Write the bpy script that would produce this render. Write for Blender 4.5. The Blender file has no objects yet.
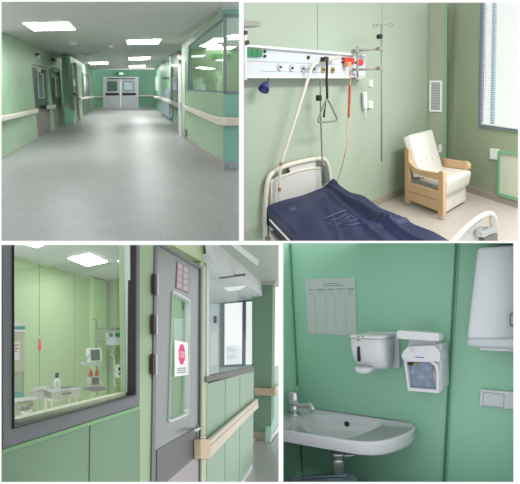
import bpy, bmesh, math, random
from mathutils import Vector, Matrix
random.seed(7)
scn = bpy.context.scene
COL = scn.collection
FPX, CX, CY = 450.0, 260.0, 242.0        # focal length and centre in pixels of the 520x484 frame
EYE = 1.6

# ------------------------------------------------------------------ rooms
# Each room is rigid and right way up in its own frame (x right, y deeper, z up);
# its columns say how that frame is turned in front of the camera.
ROT = {
 'TL': ((0.96037,-0.27844,0.01285),(0.26733,0.90703,-0.32531),(0.07892,0.31586,0.94552)),
 'TR': ((0.71913,-0.69313,-0.04924),(0.64437,0.69171,-0.32608),(0.26007,0.20276,0.94406)),
 'BL': ((0.14813,-0.98504,-0.08811),(0.9647,0.1243,0.23217),(-0.21775,-0.11939,0.96868)),
 'BR': ((0.82141,0.57029,-0.00711),(-0.56449,0.8147,0.13272),(0.08149,-0.10501,0.99113)),
}
def orth(m):
    a = Vector((m[0][0],m[1][0],m[2][0])).normalized()
    b = Vector((m[0][1],m[1][1],m[2][1])); b = (b - a*b.dot(a)).normalized()
    c = a.cross(b)
    return Matrix(((a.x,b.x,c.x),(a.y,b.y,c.y),(a.z,b.z,c.z)))
CAMW = orth(ROT['TR']).transposed()      # camera axes -> world (world = bedroom frame)
def campix(px, py): return Vector(((px-CX)/FPX, 1.0, (CY-py)/FPX))

class Plane:
    def __init__(s, room, o, n):
        s.room, s.o, s.n = room, Vector(o), Vector(n).normalized()
        if s.n.dot(s.o) > 0: s.n = -s.n            # normal looks into the room, to the viewer
    def hit(s, px, py, off=0.0):
        d = s.room.ray(px, py)
        return d * ((s.n.dot(s.o) + off) / s.n.dot(d))
class Room:
    def __init__(s, name, bounds):
        s.R = orth(ROT[name]); s.M = (CAMW @ s.R).to_4x4(); s.M.translation = Vector((0,0,EYE))
        x0,y0,x1,y1 = bounds; s.cuts = []
        mid = s.ray((x0+x1)/2, (y0+y1)/2)
        for a,b in (((x0,y0),(x0,y1)),((x1,y0),(x1,y1)),((x0,y0),(x1,y0)),((x0,y1),(x1,y1))):
            n = s.ray(*a).cross(s.ray(*b)).normalized()
            s.cuts.append(n if n.dot(mid) > 0 else -n)
    def ray(s, px, py): return s.R.transposed() @ campix(px, py)
    def at(s, px, py, ax, v):
        d = s.ray(px, py); return d * (v / d[ax])
    def plane3(s, a, b, c): return Plane(s, a, (b-a).cross(c-a))
    def wall(s, a, b):                              # vertical wall through two floor points
        return Plane(s, a, Vector((b.y-a.y, a.x-b.x, 0)))
TL = Room('TL', (1.5, 1.8, 239.0, 240.8))
TR = Room('TR', (243.8, 2.6, 518.0, 240.8))
BL = Room('BL', (1.5, 245.0, 278.6, 481.9))
BR = Room('BR', (283.3, 243.1, 513.4, 481.9))

# ------------------------------------------------------------------ materials
def lin(c): 
    c /= 255.0
    return c/12.92 if c <= 0.04045 else ((c+0.055)/1.055)**2.4
MATS = {}
def mat(name, rgb, rough=0.5, metal=0.0, noise=0.0, nscale=8.0, bump=0.0, emit=0.0, coat=0.0, speck=None, spec=None, stretch=None):
    if name in MATS: return MATS[name]
    m = bpy.data.materials.new(name); m.use_nodes = True; nt = m.node_tree; b = nt.nodes['Principled BSDF']
    c = (lin(rgb[0]), lin(rgb[1]), lin(rgb[2]), 1)
    b.inputs['Base Color'].default_value = c
    b.inputs['Roughness'].default_value = rough; b.inputs['Metallic'].default_value = metal
    if coat: b.inputs['Coat Weight'].default_value = coat; b.inputs['Coat Roughness'].default_value = 0.1
    if spec is not None: b.inputs['Specular IOR Level'].default_value = spec
    if emit: b.inputs['Emission Color'].default_value = c; b.inputs['Emission Strength'].default_value = emit
    tc = nt.nodes.new('ShaderNodeTexCoord')
    if noise or bump:
        nz = nt.nodes.new('ShaderNodeTexNoise'); nz.inputs['Scale'].default_value = nscale; nz.inputs['Detail'].default_value = 4
        if stretch:
            mp = nt.nodes.new('ShaderNodeMapping'); mp.inputs['Scale'].default_value = stretch
            nt.links.new(tc.outputs['Object'], mp.inputs['Vector']); nt.links.new(mp.outputs['Vector'], nz.inputs['Vector'])
        else: nt.links.new(tc.outputs['Object'], nz.inputs['Vector'])
        if noise:
            r = nt.nodes.new('ShaderNodeValToRGB')
            r.color_ramp.elements[0].position = 0.3; r.color_ramp.elements[1].position = 0.7
            r.color_ramp.elements[0].color = tuple(v*(1-noise) for v in c[:3])+(1,)
            r.color_ramp.elements[1].color = tuple(min(1,v*(1+noise)) for v in c[:3])+(1,)
            nt.links.new(nz.outputs['Fac'], r.inputs['Fac']); nt.links.new(r.outputs['Color'], b.inputs['Base Color'])
            last = r
        if bump:
            bp = nt.nodes.new('ShaderNodeBump'); bp.inputs['Strength'].default_value = bump; bp.inputs['Distance'].default_value = 0.01
            nt.links.new(nz.outputs['Fac'], bp.inputs['Height']); nt.links.new(bp.outputs['Normal'], b.inputs['Normal'])
    if speck:
        sc, dark, size = speck
        v = nt.nodes.new('ShaderNodeTexVoronoi'); v.inputs['Scale'].default_value = sc
        nt.links.new(tc.outputs['Object'], v.inputs['Vector'])
        r2 = nt.nodes.new('ShaderNodeValToRGB'); r2.color_ramp.elements[0].position = size; r2.color_ramp.elements[1].position = size+0.08
        r2.color_ramp.elements[0].color = (dark,dark,dark,1); r2.color_ramp.elements[1].color = (1,1,1,1)
        nt.links.new(v.outputs['Distance'], r2.inputs['Fac'])
        mx = nt.nodes.new('ShaderNodeMix'); mx.data_type = 'RGBA'; mx.blend_type = 'MULTIPLY'; mx.inputs[0].default_value = 1
        if noise: nt.links.new(last.outputs['Color'], mx.inputs[6])
        else: mx.inputs[6].default_value = c
        nt.links.new(r2.outputs['Color'], mx.inputs[7]); nt.links.new(mx.outputs[2], b.inputs['Base Color'])
    MATS[name] = m; return m
def glass(name, tint=(252,254,252), refl=0.08, alpha=0.0, body=(200,215,210)):
    if name in MATS: return MATS[name]
    m = bpy.data.materials.new(name); m.use_nodes = True; nt = m.node_tree; nt.nodes.clear()
    o = nt.nodes.new('ShaderNodeOutputMaterial'); t = nt.nodes.new('ShaderNodeBsdfTransparent'); g = nt.nodes.new('ShaderNodeBsdfGlossy')
    g.inputs['Roughness'].default_value = 0.02
    t.inputs['Color'].default_value = tuple(lin(v) for v in tint)+(1,)
    mx = nt.nodes.new('ShaderNodeMixShader'); mx.inputs[0].default_value = refl
    nt.links.new(t.outputs[0], mx.inputs[1]); nt.links.new(g.outputs[0], mx.inputs[2])
    out = mx
    if alpha:
        d = nt.nodes.new('ShaderNodeBsdfDiffuse'); d.inputs['Color'].default_value = tuple(lin(v) for v in body)+(1,)
        m2 = nt.nodes.new('ShaderNodeMixShader'); m2.inputs[0].default_value = alpha
        nt.links.new(mx.outputs[0], m2.inputs[1]); nt.links.new(d.outputs[0], m2.inputs[2]); out = m2
    nt.links.new(out.outputs[0], o.inputs['Surface']); MATS[name] = m; return m

def translucent(name, rgb):
    m = bpy.data.materials.new(name); m.use_nodes = True; nt = m.node_tree; nt.nodes.clear()
    o = nt.nodes.new('ShaderNodeOutputMaterial'); d = nt.nodes.new('ShaderNodeBsdfDiffuse'); t = nt.nodes.new('ShaderNodeBsdfTranslucent')
    for q in (d,t): q.inputs['Color'].default_value = tuple(lin(v) for v in rgb)+(1,)
    mx = nt.nodes.new('ShaderNodeMixShader'); mx.inputs[0].default_value = 0.6
    nt.links.new(d.outputs[0], mx.inputs[1]); nt.links.new(t.outputs[0], mx.inputs[2]); nt.links.new(mx.outputs[0], o.inputs['Surface'])
    MATS[name] = m; return m
# ------------------------------------------------------------------ mesh helpers
def prism(bm, front, back):
    a = [bm.verts.new(p) for p in front]; b = [bm.verts.new(p) for p in back]; n = len(a)
    bm.faces.new(a); bm.faces.new(b[::-1])
    for i in range(n): bm.faces.new((a[i], b[i], b[(i+1)%n], a[(i+1)%n]))
def slab(bm, pl, pix, o0=0.0, o1=0.01):             # pixel outline laid on a plane, thickness o0..o1
    f = [pl.hit(x, y, o1) for x, y in pix]; prism(bm, f, [p - pl.n*(o1-o0) for p in f])
def new(): return bmesh.new()
def S(pl, pix, o0=0.0, o1=0.01, bev=0, seg=2):
    bm = new(); slab(bm, pl, pix, o0, o1)
    if bev: bevel(bm, bev, seg)
    return bm
def bevel(bm, w, seg=2):
    bmesh.ops.recalc_face_normals(bm, faces=bm.faces)
    bmesh.ops.bevel(bm, geom=list(bm.edges), offset=w, segments=seg, profile=0.5, affect='EDGES', clamp_overlap=True)
    for f in bm.faces: f.smooth = False
def rect(x0,y0,x1,y1): return [(x0,y0),(x1,y0),(x1,y1),(x0,y1)]
def rnd(pix, r, k=4):                               # round the corners of an outline
    out = []; n = len(pix)
    for i in range(n):
        p = Vector(pix[i]).to_3d(); a = Vector(pix[i-1]).to_3d(); b = Vector(pix[(i+1)%n]).to_3d()
        ra = min(r, (a-p).length*0.45); rb = min(r, (b-p).length*0.45)
        q0 = p + (a-p).normalized()*ra; q1 = p + (b-p).normalized()*rb
        for j in range(k+1):
            t = j/k; q = q0*(1-t)**2 + p*2*t*(1-t) + q1*t*t; out.append((q.x, q.y))
    return out
def inset(pix, d):                                   # inset a convex outline
    c = Vector((sum(p[0] for p in pix)/len(pix), sum(p[1] for p in pix)/len(pix)))
    n = len(pix); out = []
    for i in range(n):
        p = Vector(pix[i]); a = (Vector(pix[i-1])-p); b = (Vector(pix[(i+1)%n])-p)
        if a.length<1e-6: a = p-Vector(pix[(i+1)%n])
        a.normalize(); b.normalize(); s = a+b
        sn = abs(a.x*b.y-a.y*b.x)
        if sn < 0.15: s = (c-p).normalized(); q = p + s*d
        else: q = p + s*(d/sn)
        out.append((q.x,q.y))
    return out
def ringslab(bm, pl, outer, inner, o0, o1):
    n = len(outer)
    F = [bm.verts.new(pl.hit(x,y,o1)) for x,y in outer]; f = [bm.verts.new(pl.hit(x,y,o1)) for x,y in inner]
    B = [bm.verts.new(v.co - pl.n*(o1-o0)) for v in F]; b = [bm.verts.new(v.co - pl.n*(o1-o0)) for v in f]
    for i in range(n):
        j = (i+1)%n
        bm.faces.new((F[i],F[j],f[j],f[i])); bm.faces.new((B[j],B[i],b[i],b[j]))
        bm.faces.new((F[j],F[i],B[i],B[j])); bm.faces.new((f[i],f[j],b[j],b[i]))
def RS(pl, outer, inner, o0=0, o1=0.02):
    bm = new(); ringslab(bm, pl, outer, inner, o0, o1); return bm
def tube(bm, pts, r, seg=10, closed=False, radii=None):
    pts = [Vector(p) for p in pts]; n = len(pts); rings = []
    up = None
    for i, p in enumerate(pts):
        if closed: t = pts[(i+1)%n]-pts[i-1]
        else: t = pts[min(i+1,n-1)]-pts[max(i-1,0)]
        t.normalize()
        if up is None:
            up = Vector((0,0,1)) if abs(t.z) < 0.9 else Vector((1,0,0))
        u = (up - t*up.dot(t)).normalized(); up = u; v = t.cross(u)
        rr = radii[i] if radii else r
        rings.append([bm.verts.new(p + (u*math.cos(a)+v*math.sin(a))*rr) for a in [2*math.pi*k/seg for k in range(seg)]])
    for i in range(n if closed else n-1):
        A, B = rings[i], rings[(i+1)%n]
        for k in range(seg):
            f = bm.faces.new((A[k],A[(k+1)%seg],B[(k+1)%seg],B[k])); f.smooth = True
    if not closed: bm.faces.new(rings[0][::-1]); bm.faces.new(rings[-1])
def smooth(pts, k=5, closed=False):                  # Catmull-Rom
    P = [Vector(p) for p in pts]; n = len(P); out = []
    for i in range(n if closed else n-1):
        a = P[i-1] if (i or closed) else P[0]; b = P[i]; c = P[(i+1)%n]; d = P[(i+2)%n] if (closed or i+2<n) else P[-1]
        for j in range(k):
            t = j/k; out.append(0.5*((2*b)+(c-a)*t+(2*a-5*b+4*c-d)*t*t+(3*b-a-3*c+d)*t**3))
    if not closed: out.append(P[-1])
    return out
def T(pts, r, seg=10, sm=0, closed=False, radii=None):
    bm = new(); tube(bm, smooth(pts, sm, closed) if sm else pts, r, seg, closed, radii); return bm
def lathe(bm, o, ax, prof, seg=20):                  # prof: (radius, distance along ax)
    ax = Vector(ax).normalized(); u = ax.orthogonal().normalized(); v = ax.cross(u); rings = []
    for r, h in prof:
        rings.append([bm.verts.new(Vector(o)+ax*h+(u*math.cos(2*math.pi*k/seg)+v*math.sin(2*math.pi*k/seg))*max(r,1e-4)) for k in range(seg)])
    for A, B in zip(rings, rings[1:]):
        for k in range(seg):
            f = bm.faces.new((A[k],A[(k+1)%seg],B[(k+1)%seg],B[k])); f.smooth = True
    bm.faces.new(rings[0][::-1]); bm.faces.new(rings[-1])
def L(o, ax, prof, seg=20):
    bm = new(); lathe(bm, o, ax, prof, seg); return bm
def disc(pl, px, py, r, o0=0, o1=0.01, seg=16):
    p = pl.hit(px, py, o1); return L(p - pl.n*(o1-o0), pl.n, [(r,0),(r,o1-o0)], seg)
def box(bm, p, u, v, w):                             # corner + three edge vectors
    p,u,v,w = map(Vector,(p,u,v,w)); prism(bm, [p,p+u,p+u+v,p+v], [p+w,p+u+w,p+u+v+w,p+v+w])
def Bx(p,u,v,w,bev=0,seg=2):
    bm = new(); box(bm,p,u,v,w)
    if bev: bevel(bm,bev,seg)
    return bm
def join(*bms):
    out = new()
    for b in bms:
        mp = {}
        for v in b.verts: mp[v] = out.verts.new(v.co)
        for f in b.faces:
            g = out.faces.new([mp[v] for v in f.verts]); g.smooth = f.smooth
        b.free()
    return out
def cutaway(bm, room):                               # section cut where the room meets its partition walls
    for n in room.cuts:
        if any(v.co.dot(n) < -1e-5 for v in bm.verts):
            bmesh.ops.bisect_plane(bm, geom=list(bm.verts)+list(bm.edges)+list(bm.faces), plane_co=(0,0,0), plane_no=n, clear_inner=True, dist=1e-6)
            be = [e for e in bm.edges if e.is_boundary and all(abs(v.co.dot(n)) < 1e-4 for v in e.verts)]
            if be:
                try: bmesh.ops.holes_fill(bm, edges=be, sides=0)
                except Exception: pass
def mesh(name, bm, m, room, origin, cut=True):
    if cut: cutaway(bm, room)
    if not bm.verts: bm.free(); return None
    bmesh.ops.recalc_face_normals(bm, faces=bm.faces)
    bmesh.ops.translate(bm, verts=bm.verts, vec=-origin)
    me = bpy.data.meshes.new(name); bm.to_mesh(me); bm.free(); me.materials.append(m)
    o = bpy.data.objects.new(name, me); COL.objects.link(o); return o
def basept(bms):
    vs = [v.co for b in bms for v in b.verts]
    return Vector((0.5*(min(v.x for v in vs)+max(v.x for v in vs)), 0.5*(min(v.y for v in vs)+max(v.y for v in vs)), min(v.z for v in vs)))
def one(room, name, bm, m, label, cat, group=None, kind=None, cut=True):
    if cut: cutaway(bm, room)
    if not bm.verts: print('EMPTY', name); return None
    org = basept([bm]); o = mesh(name, bm, m, room, org, False)
    o.matrix_world = room.M @ Matrix.Translation(org)
    o['label'] = label; o['category'] = cat
    if group: o['group'] = group
    if kind: o['kind'] = kind
    return o
class Thing:
    def __init__(s, room, name, label, cat, group=None, kind=None):
        s.a = (room, name, label, cat, group, kind); s.parts = []
    def part(s, name, bm, m, under=None, label=None):
        cutaway(bm, s.a[0])
        if not bm.verts: return None
        s.parts.append([name, bm, m, under, label]); return len(s.parts)-1
    def done(s):
        room, name, label, cat, group, kind = s.a
        org = basept([p[1] for p in s.parts])
        e = bpy.data.objects.new(name, None); e.empty_display_size = 0.1; COL.objects.link(e)
        e.matrix_world = room.M @ Matrix.Translation(org); e['label'] = label; e['category'] = cat
        if group: e['group'] = group
        if kind: e['kind'] = kind
        obs = []
        for n, bm, m, under, lab in s.parts:
            o = mesh(n, bm, m, room, org, False); o.parent = e if under is None else obs[under]
            if lab: o['label'] = lab
            obs.append(o)
        return e
def st(room, name, bm, m, label, cat): return one(room, name, bm, m, label, cat, kind='structure')
def text_mesh(s, room, pl, px0, py0, px1, py1, hpx, off, mirror=False):
    # letters standing on the line px0,py0 -> px1,py1 (left to right), hpx tall
    cu = bpy.data.curves.new('txt', 'FONT'); cu.body = s; ob = bpy.data.objects.new('txt', cu); COL.objects.link(ob)
    bpy.context.view_layer.update(); me = ob.to_mesh(); bm = new(); bm.from_mesh(me); ob.to_mesh_clear()
    bpy.data.objects.remove(ob); bpy.data.curves.remove(cu)
    xs = [v.co.x for v in bm.verts]; ys = [v.co.y for v in bm.verts]; x0,x1,y0,y1 = min(xs),max(xs),min(ys),max(ys)
    for v in bm.verts:
        u = (v.co.x-x0)/(x1-x0); w = (v.co.y-y0)/(y1-y0)
        if mirror: u = 1-u
        v.co = pl.hit(px0+(px1-px0)*u, py0+(py1-py0)*u - hpx*w, off)
    return bm

# ================================================================== partition walls between the four rooms
M_white = mat('white_partition_paint', (250,250,250), 0.9, spec=0.1)
def partition(name, px0, py0, px1, py1, d0, d1, label):
    bm = new(); R = TR
    def q(px,py,d): return R.R.transposed() @ (campix(px,py)*d)
    prism(bm, [q(x,y,d0) for x,y in rect(px0,py0,px1,py1)], [q(x,y,d1) for x,y in rect(px0,py0,px1,py1)])
    one(R, name, bm, M_white, label, 'wall', kind='structure', cut=False)
partition('wall_upper_divider', 239.0, 1.8, 243.8, 240.8, 1.22, 4.2, 'white upright partition wall between the corridor and the bed room')
partition('wall_middle_divider', 1.5, 240.8, 278.6, 245.0, 1.22, 1.7, 'white level partition wall under the long corridor')
partition('wall_middle_divider', 278.6, 240.8, 518.0, 243.1, 1.22, 1.7, 'white level partition wall under the bed room, above the wash basin')
partition('wall_lower_divider', 278.6, 243.1, 283.3, 481.9, 1.22, 1.7, 'white upright partition wall left of the wash basin')
partition('wall_outer_left', -30, 1.8, 1.5, 481.9, 1.22, 1.7, 'white outer wall at the far left')
partition('wall_outer_top', -30, -30, 550, 1.8, 1.22, 1.7, 'white outer wall along the top')
partition('wall_outer_right', 518.0, 1.8, 550, 240.8, 1.22, 1.7, 'white outer wall right of the bed room')
partition('wall_outer_right', 513.4, 243.1, 550, 481.9, 1.22, 1.7, 'white outer wall right of the hand dryer')
partition('wall_outer_right', 518.0, 240.8, 550, 243.1, 1.22, 1.7, 'narrow white wall end right of the level partition')
partition('wall_outer_bottom', -30, 481.9, 550, 510, 1.22, 1.7, 'white outer wall along the bottom')

# ================================================================== CORRIDOR (upper left)
R = TL
FZ = -1.55
flr = Plane(R, (0,0,FZ), (0,0,1))
cp = Plane(R, (1.845,8.73,1.33), (Vector((-2.6,12.8,1.15))-Vector((1.845,8.73,1.33))).cross(Vector((0,35.2,1.0))-Vector((1.845,8.73,1.33))))
G_left = mat('pale_green_wall_panel', (160,190,158), 0.35, noise=0.03, nscale=2)
G_far = mat('sea_green_wall_panel', (115,165,138), 0.4, noise=0.03, nscale=2)
G_pil = mat('bright_green_pillar_panel', (175,235,200), 0.4)
G_teal = mat('teal_green_wall_panel', (130,180,165), 0.4)
M_floorA = mat('speckled_grey_vinyl', (153,157,154), 0.42, noise=0.05, nscale=3, speck=(18,0.6,0.17), spec=0.4)
M_ceil = mat('grey_white_ceiling_panel', (200,203,198), 0.5, noise=0.02)
M_lamp = mat('light_diffuser', (255,255,255), 0.5, emit=21.0)
M_white2 = mat('white_enamel', (232,234,232), 0.4)
M_rail = mat('beige_handrail_vinyl', (216,212,200), 0.45)
M_railend = mat('tan_handrail_cap', (205,188,155), 0.45)
M_steel = mat('brushed_steel', (190,194,196), 0.3, metal=0.9, noise=0.08, nscale=6, stretch=(1,1,12))
M_dsteel = mat('dark_metal_door', (74,76,74), 0.3, metal=0.4)
M_kick = mat('brown_grey_kick_plate', (140,130,122), 0.4, metal=0.3)
M_frame = mat('slate_grey_window_frame', (122,136,142), 0.45, metal=0.2)
M_black = mat('black_plastic', (22,22,24), 0.4)
M_base = mat('grey_skirting_vinyl', (170,165,158), 0.45, noise=0.12, nscale=60)
M_alu = mat('pale_aluminium', (205,208,212), 0.35, metal=0.6)
M_paper = mat('white_paper', (235,235,232), 0.8)
M_red = mat('red_plastic', (205,40,35), 0.4)
M_green = mat('green_sign_plastic', (30,140,70), 0.4)
GL = glass('clear_glass', refl=0.05)
GLr = glass('reflective_glass', tint=(225,238,232), refl=0.12)

st(R, 'floor', Bx((-3.6,3.0,FZ-0.1),(12,0,0),(0,34,0),(0,0,0.1)), M_floorA, 'speckled grey vinyl floor of the long corridor', 'floor')
bm = new(); prism(bm, [cp.hit(*p) for p in [(-40,-40),(300,-40),(240,10),(240,52),(154,68),(93,69.5),(-40,26)]], [cp.hit(*p)+Vector((0,0,0.12)) for p in [(-40,-40),(300,-40),(240,10),(240,52),(154,68),(93,69.5),(-40,26)]])
st(R, 'ceiling', bm, M_ceil, 'grey white panel ceiling of the long corridor', 'ceiling')
def f(px,py): return flr.hit(px,py)
W1 = R.plane3(f(2.4,158.6), f(65,123.5), cp.hit(2,32))
# left wall with two door openings
D1 = [(31.3,64.4),(46.3,67.3),(52,131.9),(38.3,139.4)]
D2 = [(49.2,67.3),(59.6,69.6),(63.7,125.6),(54.8,130.2)]
bm = new()
slab(bm, W1, [(-6,28.6),(30,42.8),(31.3,64.4),(38.3,138.4),(-6,165)], -0.12, 0)
slab(bm, W1, [(30,42.8),(62.3,55.4),(62.5,70.2),(31.3,64.4)], -0.12, 0)
slab(bm, W1, [(46.3,67.2),(49.2,67.8),(54.8,129.3),(52,131)], -0.12, 0)
slab(bm, W1, [(59.6,69.6),(62.2,70.2),(65.4,123.6),(63.7,124.6)], -0.12, 0)
st(R, 'wall_left', bm, G_left, 'pale green panel wall on the left of the corridor', 'wall')
for nm, Dq, wq, pap, lab in (
    ('door_1', D1, [(37.3,72.4),(43.5,73.6),(45.3,98),(39,98.6)], [[(36.8,67.6),(40.6,68.3),(41,72),(37.1,71.4)],[(45.0,71.5),(46.5,71.8),(47.2,77.8),(45.6,77.5)],[(46.0,84.5),(47.6,84.8),(48.2,91),(46.8,90.7)]], 'nearer dark metal door with a narrow glass pane in the left corridor wall'),
    ('door_2', D2, [(54.3,77),(58.5,77.7),(60.2,96.2),(55.6,97)], [[(54,71),(56.6,71.5),(56.8,75.5),(54.2,75)],[(51,71.8),(52,72),(52.6,78),(51.5,77.8)]], 'farther dark metal door with a narrow glass pane, before the green pillar')):
    t = Thing(R, nm, lab, 'door', kind='structure')
    t.part('door_leaf', join(RS(W1, [(Dq[0][0]-.4,Dq[0][1]-.6),(Dq[1][0]+.4,Dq[1][1]-.6),(Dq[2][0]+.6,Dq[2][1]+1),(Dq[3][0]-.4,Dq[3][1]+1)], wq, -0.10, -0.07)), M_dsteel)
    hb = [(Dq[0][0]+.2,Dq[0][1]+.9),(Dq[1][0]-.2,Dq[1][1]+.9),(Dq[1][0],Dq[1][1]+2.6),(Dq[0][0]+.4,Dq[0][1]+2.4)]
    t.part('door_frame', S(W1, hb, -0.07, -0.03), M_alu)
    wf = t.part('pane_frame', RS(W1, wq, inset(wq,.7), -0.09, -0.05), M_alu)
    t.part('pane', S(W1, wq, -0.09, -0.085), mat('frosted_green_pane',(130,160,150),0.15), under=wf)
    def lerp(a,b,k): return (a[0]+(b[0]-a[0])*k, a[1]+(b[1]-a[1])*k)
    t.part('kick_plate', S(W1, [lerp(Dq[0],Dq[3],.64),lerp(Dq[1],Dq[2],.66),lerp(Dq[1],Dq[2],.985),lerp(Dq[0],Dq[3],.985)], -0.07, -0.06), M_kick)
    for q in pap: t.part('notice', S(W1, q, -0.07, -0.062), M_paper)
    t.done()
# pillar and farther left wall
PF = Plane(R, f(70,123.8), (0,-1,0))
st(R, 'wall_left_pillar', S(PF, [(61.2,55.6),(70.8,56.2),(74.6,123.9),(64.6,123.9)], -0.35, 0), G_pil, 'bright green square pillar standing out from the left corridor wall', 'pillar')
W2 = R.plane3(f(74.6,122.9), f(93,108), cp.hit(93,69.8))
st(R, 'wall_left', S(W2, [(70,56),(93.2,69.8),(93.2,108.6),(74.6,123.5)], -0.1, 0), mat('light_green_wall_panel',(150,182,150),0.4), 'light green wall beyond the pillar on the left', 'wall')
t = Thing(R, 'door_3', 'grey metal door just beyond the bright green pillar', 'door', kind='structure')
t.part('door_leaf', S(W2, [(71.6,64.5),(76.2,66.4),(79.4,119.6),(75.2,122.4)], 0, 0.03), mat('grey_metal_door',(150,152,148),0.3,metal=0.4))
t.part('notice', S(W2, [(73.2,79),(75.4,79.6),(75.9,86),(73.8,85.4)], 0.03, 0.035), M_paper)
t.part('door_handle', S(W2, [(75.2,93),(76.6,93.4),(76.9,96),(75.5,95.6)], 0.03, 0.08), M_black)
t.done()
st(R, 'wall_left_pier', S(W2, [(76.4,63.2),(80.2,65.2),(82.6,116.6),(80,118.8)], 0, 0.12), mat('cream_green_panel',(172,196,165),0.4), 'narrow pale pier between two far left doors', 'pillar')
t = Thing(R, 'door_4', 'far left door with a bright glazed side strip, nearest the end wall', 'door', kind='structure')
t.part('door_leaf', S(W2, [(82.2,72.5),(89.2,75.5),(90,110.5),(84,115)], 0, 0.03), mat('olive_metal_door',(112,128,115),0.35,metal=0.2))
t.part('door_frame', S(W2, [(89.6,77.5),(91.6,78.4),(92.2,107.8),(90.4,109.6)], 0, 0.05), M_alu)
for q in ([(84.0,76),(85.6,76.6),(86.2,92),(84.8,92)],[(86.6,79),(88.0,79.6),(88.5,88),(87.2,88)]): t.part('notice', S(W2, q, 0.03, 0.036), mat('grey_paper',(175,180,178),0.8))
t.done()
# end wall
PE = Plane(R, f(120,107.8), (0,-1,0))
ED = [(103.2,77),(138.4,76.8),(138.4,107.9),(103.2,108.1)]
wl = rnd(rect(107.2,81.3,117.3,91.2),1.2,2); wr = rnd(rect(123.4,81.3,133.8,91.0),1.2,2)
bm = new(); slab(bm, PE, [(92,69.4),(156.5,69.2),(156.5,77),(92,77)], -0.2, 0)
slab(bm, PE, [(92,77),(103.4,77),(103.4,109),(92,109.5)], -0.2, 0); slab(bm, PE, [(138.2,77),(156.5,77),(156.5,109.5),(138.2,109)], -0.2, 0)
st(R, 'wall_end', bm, G_far, 'sea green wall closing the far end of the corridor', 'wall')
st(R, 'baseboard_end', join(S(PE, [(92,107),(103,106.8),(103,109),(92,109)],0,0.03), S(PE, [(138.6,106.8),(156,106.8),(156,109),(138.6,109)],0,0.03)), M_base, 'grey skirting along the far end wall', 'skirting')
t = Thing(R, 'door_5', 'steel double door with two square panes at the end of the corridor', 'door', kind='structure')
M_leaf = mat('pale_steel_leaf',(196,200,206),0.35,metal=0.35)
t.part('door_frame', RS(PE, ED, [(104.8,79.2),(136.9,79),(136.9,107.8),(104.8,107.9)], -0.08, 0.06), M_alu)
for (a,b,wn,bar,pan) in ((104.8,120.6,wl,[(105.2,93),(119.2,92.9),(119.2,95.3),(105.2,95.5)],rect(107.4,97.8,118,103.6)),(121,136.9,wr,[(122,92.9),(135.8,92.8),(135.8,95.2),(122,95.3)],rect(123.6,97.8,133.8,103.4))):
    lf = t.part('door_leaf', RS(PE, rnd([(a,79.2),(b,79.1),(b,107.7),(a,107.8)],.05,2), wn, -0.06, 0), M_leaf)
    wf = t.part('pane_frame', RS(PE, wn, inset(wn,.6), 0, 0.03), M_dsteel, under=lf)
    t.part('pane', S(PE, wn, -0.05, -0.04), glass('hazy_pane', tint=(215,235,235), refl=0.05, alpha=(0.55 if a < 110 else 0.2), body=(120,150,140)) if a>110 else glass('dim_pane', tint=(120,160,140), refl=0.05, alpha=0.5, body=(110,145,125)), under=lf)
    t.part('bumper', S(PE, bar, 0, 0.04), M_black, under=lf)
    t.part('lower_panel', RS(PE, pan, inset(pan,.5), 0, 0.03), M_alu, under=lf)
t.part('closer', S(PE, rect(107,78,135,79),0,0.08), M_dsteel)
t.done()
t = Thing(R, 'exit_sign', 'small green and white exit sign above the far double door', 'sign')
t.part('housing', S(PE, rect(115.6,72,124,75), 0, 0.08), M_green)
t.part('pictogram', S(PE, rect(119.2,72.6,123.4,74.6), 0.08, 0.09), mat('sign_white',(235,245,240),0.5,emit=0.6))
t.done()
st(R, 'trim_seam', join(*[S(PE, rect(x,70.2,x+.35,77),0,0.01) for x in (113,128)]), mat('dark_green_seam',(50,100,75),0.6), 'dark green panel seams above the far double door', 'trim')
# ceiling lamps
def lamp(pix, label, frame=True, g='ceiling lamps along the corridor', m=None):
    t = Thing(R, 'ceiling_light', label, 'lamp', g)
    def up(p, o): return cp.hit(p[0], p[1]) + Vector((0,0,o))
    q = [cp.hit(*p) for p in pix]; c = sum(q, Vector())/len(q)
    bm = new(); out = [c+(p-c)*1.05 for p in q]; prism(bm, [p+Vector((0,0,-0.012)) for p in out], [p+Vector((0,0,0.05)) for p in out]); t.part('frame', bm, M_white2)
    bm = new(); prism(bm, [p+Vector((0,0,-0.02)) for p in q], [p+Vector((0,0,-0.008)) for p in q]); t.part('diffuser', bm, m or M_lamp)
    t.done()
lamp([(23.2,22.3),(68.4,21.7),(75.2,28.9),(33.8,29.8)], 'largest bright square ceiling lamp, nearest on the left of the corridor')
lamp([(126.6,40),(161,38.8),(158,43.2),(128,43.8)], 'largest bright ceiling lamp in the middle of the corridor')
lamp([(128.5,57.6),(150,56.6),(149.5,59),(129.5,59.7)], 'second ceiling lamp behind the largest middle one')
lamp([(129,65.7),(145.3,65.1),(145,66.9),(130,67.3)], 'smallest middle ceiling lamp, nearest the end doors')
lamp([(89,62.2),(107.6,61.9),(108,63.7),(91,64.1)], 'long low ceiling lamp left of the middle, before the end wall')
lamp([(70.9,62.2),(75.6,62),(76.2,64.1),(71.6,64.3)], 'tiny ceiling lamp beside the pale pier, past the pillar')
def ceil_disc(px,py,r,lab,cat='detector',nm='smoke_detector'):
    p = cp.hit(px,py); one(R, nm, L(p, (0,0,-1), [(r,-0.03),(r,0.02),(r*0.6,0.06)], 16), M_white2, lab, cat)
ceil_disc(72.3,42.6,0.13,'round white smoke detector on the ceiling right of the square lamp')
ceil_disc(110.3,45.6,0.10,'round white smoke detector alone in the middle of the corridor ceiling')
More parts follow.
